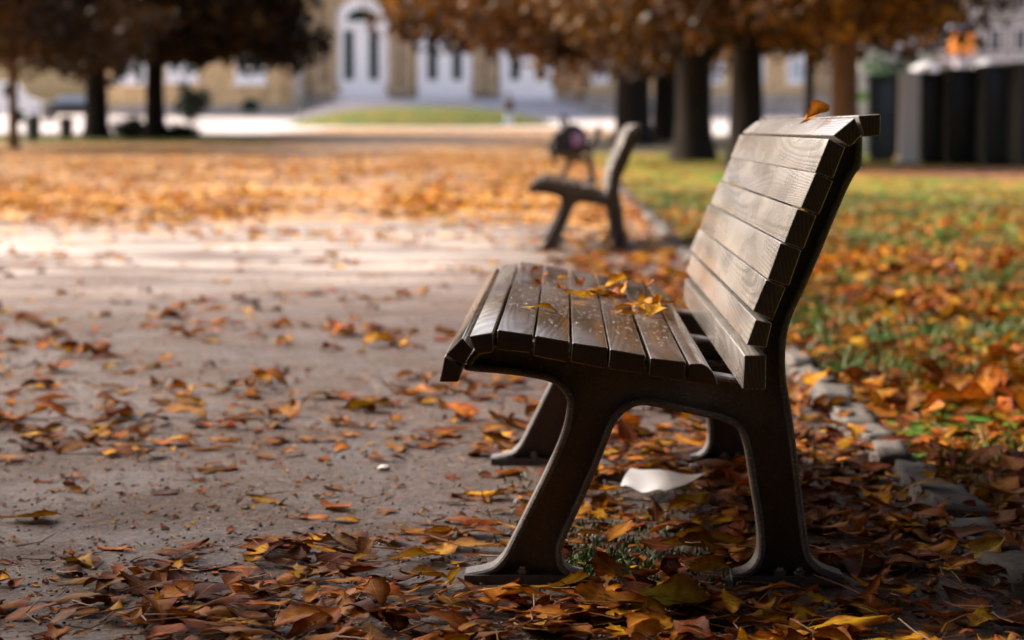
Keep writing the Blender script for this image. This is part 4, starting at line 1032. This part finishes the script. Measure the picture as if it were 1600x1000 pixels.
# ------------------------------------------------------------------ gravel stones and grass
def pebbles():
    rg = np.random.default_rng(8); n = 9000; y = 3.0+rg.random(n)**1.5*6; x = rg.uniform(-1, 1, n)*(.24*y+.2); k = x < kerb_x(y)-.05; x, y = x[k], y[k]; n = len(x)
    bm = bmesh.new(); bmesh.ops.create_icosphere(bm, subdivisions=1, radius=1); V = np.array([v.co[:] for v in bm.verts]); Fa = np.array([[v.index for v in f.verts] for f in bm.faces]); bm.free()
    r = rg.uniform(.0012, .0045, n)*np.where(rg.random(n) < .04, 1.8, 1)
    W = V[None]*r[:, None, None]*rg.uniform(.65, 1.2, (n, 1, 3))*rg.uniform(.85, 1.15, (n, len(V), 1)); W[..., 2] *= .7; W += np.stack([x, y, r*.2], 1)[:, None]
    F = (Fa[None]+(np.arange(n)*len(V))[:, None, None]).reshape(-1, 3); me = bpy.data.meshes.new('gravel'); nv = n*len(V)
    me.vertices.add(nv); me.vertices.foreach_set('co', W.astype(np.float32).ravel()); me.loops.add(F.size); me.loops.foreach_set('vertex_index', F.astype(np.int32).ravel())
    me.polygons.add(len(F)); me.polygons.foreach_set('loop_start', np.arange(0, F.size, 3, dtype=np.int32)); me.update()
    a = me.attributes.new('leafcol', 'FLOAT_COLOR', 'POINT'); g = rg.uniform(.05, .38, n)**1.2; c = np.stack([g, g*.9, g*.86, np.ones(n)], 1); a.data.foreach_set('color', np.repeat(c, len(V), 0).astype(np.float32).ravel())
    t = NT('pebble'); at_ = t.n('Attribute', attribute_name='leafcol'); me.materials.append(t.out(at_.outputs['Color'], .55, None, .45))
    o = bpy.data.objects.new('gravel', me); COL.objects.link(o); tag(o, 'loose grit and small stones on the path', 'gravel', kind='stuff')
pebbles()
def grass():
    rg = np.random.default_rng(18); xs, ys, hs = [], [], []
    n = 52000; y = 3.1+rg.random(n)**1.3*24; x = kerb_x(y)+.06+rg.random(n)*(.25*y+.6-kerb_x(y)).clip(.1)
    k = vnoise(x, y, 1.6)+.25*vnoise(x, y, 5) > .62; xs.append(x[k]); ys.append(y[k]); hs.append(rg.uniform(.025, .075, k.sum()))
    for px, py, sx, sy, m_ in ((950, 850, .16, .30, 900), (1000, 890, .12, .12, 500), (930, 880, .08, .12, 350), (1335, 890, .04, .04, 90), (900, 890, .05, .08, 200), (1110, 760, .15, .15, 200), (870, 760, .1, .2, 180)):
        X_, Y_ = gp(px, py); xs.append(X_+rg.normal(0, sx*.6, m_)); ys.append(Y_+rg.normal(0, sy*.6, m_)); hs.append(rg.uniform(.005, .017, m_))
    x, y, h = map(np.concatenate, (xs, ys, hs)); n = len(x); w_ = rg.uniform(.0010, .0022, n)*(1+y/14); th = rg.uniform(0, 6.28, n); ln = rg.normal(0, .5, (n, 2))*h[:, None]
    dx, dy = np.cos(th)*w_, np.sin(th)*w_; o3 = np.zeros((n, 5, 3)); z0 = np.zeros(n)
    o3[:, 0] = np.stack([x-dx, y-dy, z0], 1); o3[:, 1] = np.stack([x+dx, y+dy, z0], 1)
    o3[:, 2] = np.stack([x+dx*.7+ln[:, 0]*.35, y+dy*.7+ln[:, 1]*.35, h*.6], 1); o3[:, 3] = np.stack([x-dx*.7+ln[:, 0]*.35, y-dy*.7+ln[:, 1]*.35, h*.6], 1); o3[:, 4] = np.stack([x+ln[:, 0], y+ln[:, 1], h], 1)
    me = bpy.data.meshes.new('grass_blades'); me.vertices.add(5*n); me.vertices.foreach_set('co', o3.astype(np.float32).ravel())
    b = (np.arange(n)*5)[:, None]; lp = np.concatenate([b+0, b+1, b+2, b+3, b+3, b+2, b+4], 1).astype(np.int32)
    me.loops.add(7*n); me.loops.foreach_set('vertex_index', lp.ravel()); me.polygons.add(2*n); st = np.stack([np.arange(n)*7, np.arange(n)*7+4], 1).astype(np.int32).ravel(); me.polygons.foreach_set('loop_start', st); me.update()
    a = me.attributes.new('leafcol', 'FLOAT_COLOR', 'POINT'); g = rg.uniform(.6, 1.6, n); yel = rg.random(n)*.5; c = np.stack([(.035+.05*yel)*g, .10*g, .008*g, np.ones(n)], 1); a.data.foreach_set('color', np.repeat(c, 5, 0).astype(np.float32).ravel())
    me.materials.append(M_BLADE); o = bpy.data.objects.new('grass_blades', me); COL.objects.link(o); tag(o, 'short green grass blades between the fallen leaves', 'grass', kind='stuff')
grass()

def drops():
    rg = np.random.default_rng(5); n = 380; tops = [(SEAT[i][0], SEAT[i][1]) for i in range(2, 8)]
    bm = bmesh.new(); bmesh.ops.create_icosphere(bm, subdivisions=2, radius=1); V = np.array([v.co[:] for v in bm.verts]); Fa = [[v.index for v in f.verts] for f in bm.faces]; bm.free()
    vs = []; fs = []
    for i in range(n):
        (u0, z0), (u1, z1) = tops[rg.integers(0, len(tops))]; t = rg.uniform(.08, .92); v = abs(rg.normal(.45, .40)); 
        if v > 1.5: continue
        r = rg.uniform(.0007, .0021)*(1.6 if rg.random() < .1 else 1); x, y, z = bench_pt(u0+(u1-u0)*t, v, z0+(z1-z0)*t)
        W = V*np.array([r*rg.uniform(.8, 1.3), r*rg.uniform(.8, 1.4), r*.55])+np.array([x, y, z+r*.1]); k = len(vs); vs += W.tolist(); fs += [[a+k for a in f] for f in Fa]
    me = bpy.data.meshes.new('water_drops'); me.from_pydata(vs, [], fs)
    for p in me.polygons: p.use_smooth = True
    t = NT('rain_water'); t.set(t.b.inputs['Transmission Weight'], .85); t.set(t.b.inputs['IOR'], 1.33); me.materials.append(t.out((.95, .95, .95), .03, None, .8))
    o = bpy.data.objects.new('water_drops', me); COL.objects.link(o); tag(o, 'rain drops beaded on the near bench seat', 'water drops', kind='stuff')
drops()

def stalks():
    rg = np.random.default_rng(12); m = MB(); n = 900; y = 3.1+4.5*rg.random(n)**1.3; x = rg.uniform(-1, 1, n)*(.235*y+.2); d = density(x, y); k = rg.random(n)*160 < d+12
    for xx, yy, dd in zip(x[k], y[k], d[k]):
        if abs(yy-3.76) < .12 and -.2 < xx < .66: continue
        L = rg.uniform(.03, .11); th = rg.uniform(0, 6.28); b = rg.normal(0, .25)*L; z = rg.uniform(.004, .008+min(dd, 200)/200*.03); e = rg.uniform(0, .02)
        c, s_ = math.cos(th), math.sin(th); r = rg.uniform(.0007, .0013)
        m.tube([(xx, yy, z), (xx+c*L*.5-s_*b, yy+s_*L*.5+c*b, z+e*.4), (xx+c*L, yy+s_*L, z+e)], [r*1.6, r, r*.8], 5, cap=False)
    o = m.build('leaf_stalks', plain('stalk_brown', (.22, .10, .03), .6, .5, 9)); tag(o, 'thin brown leaf stalks and twigs lying among the leaves', 'leaf stalks', kind='stuff')
stalks()
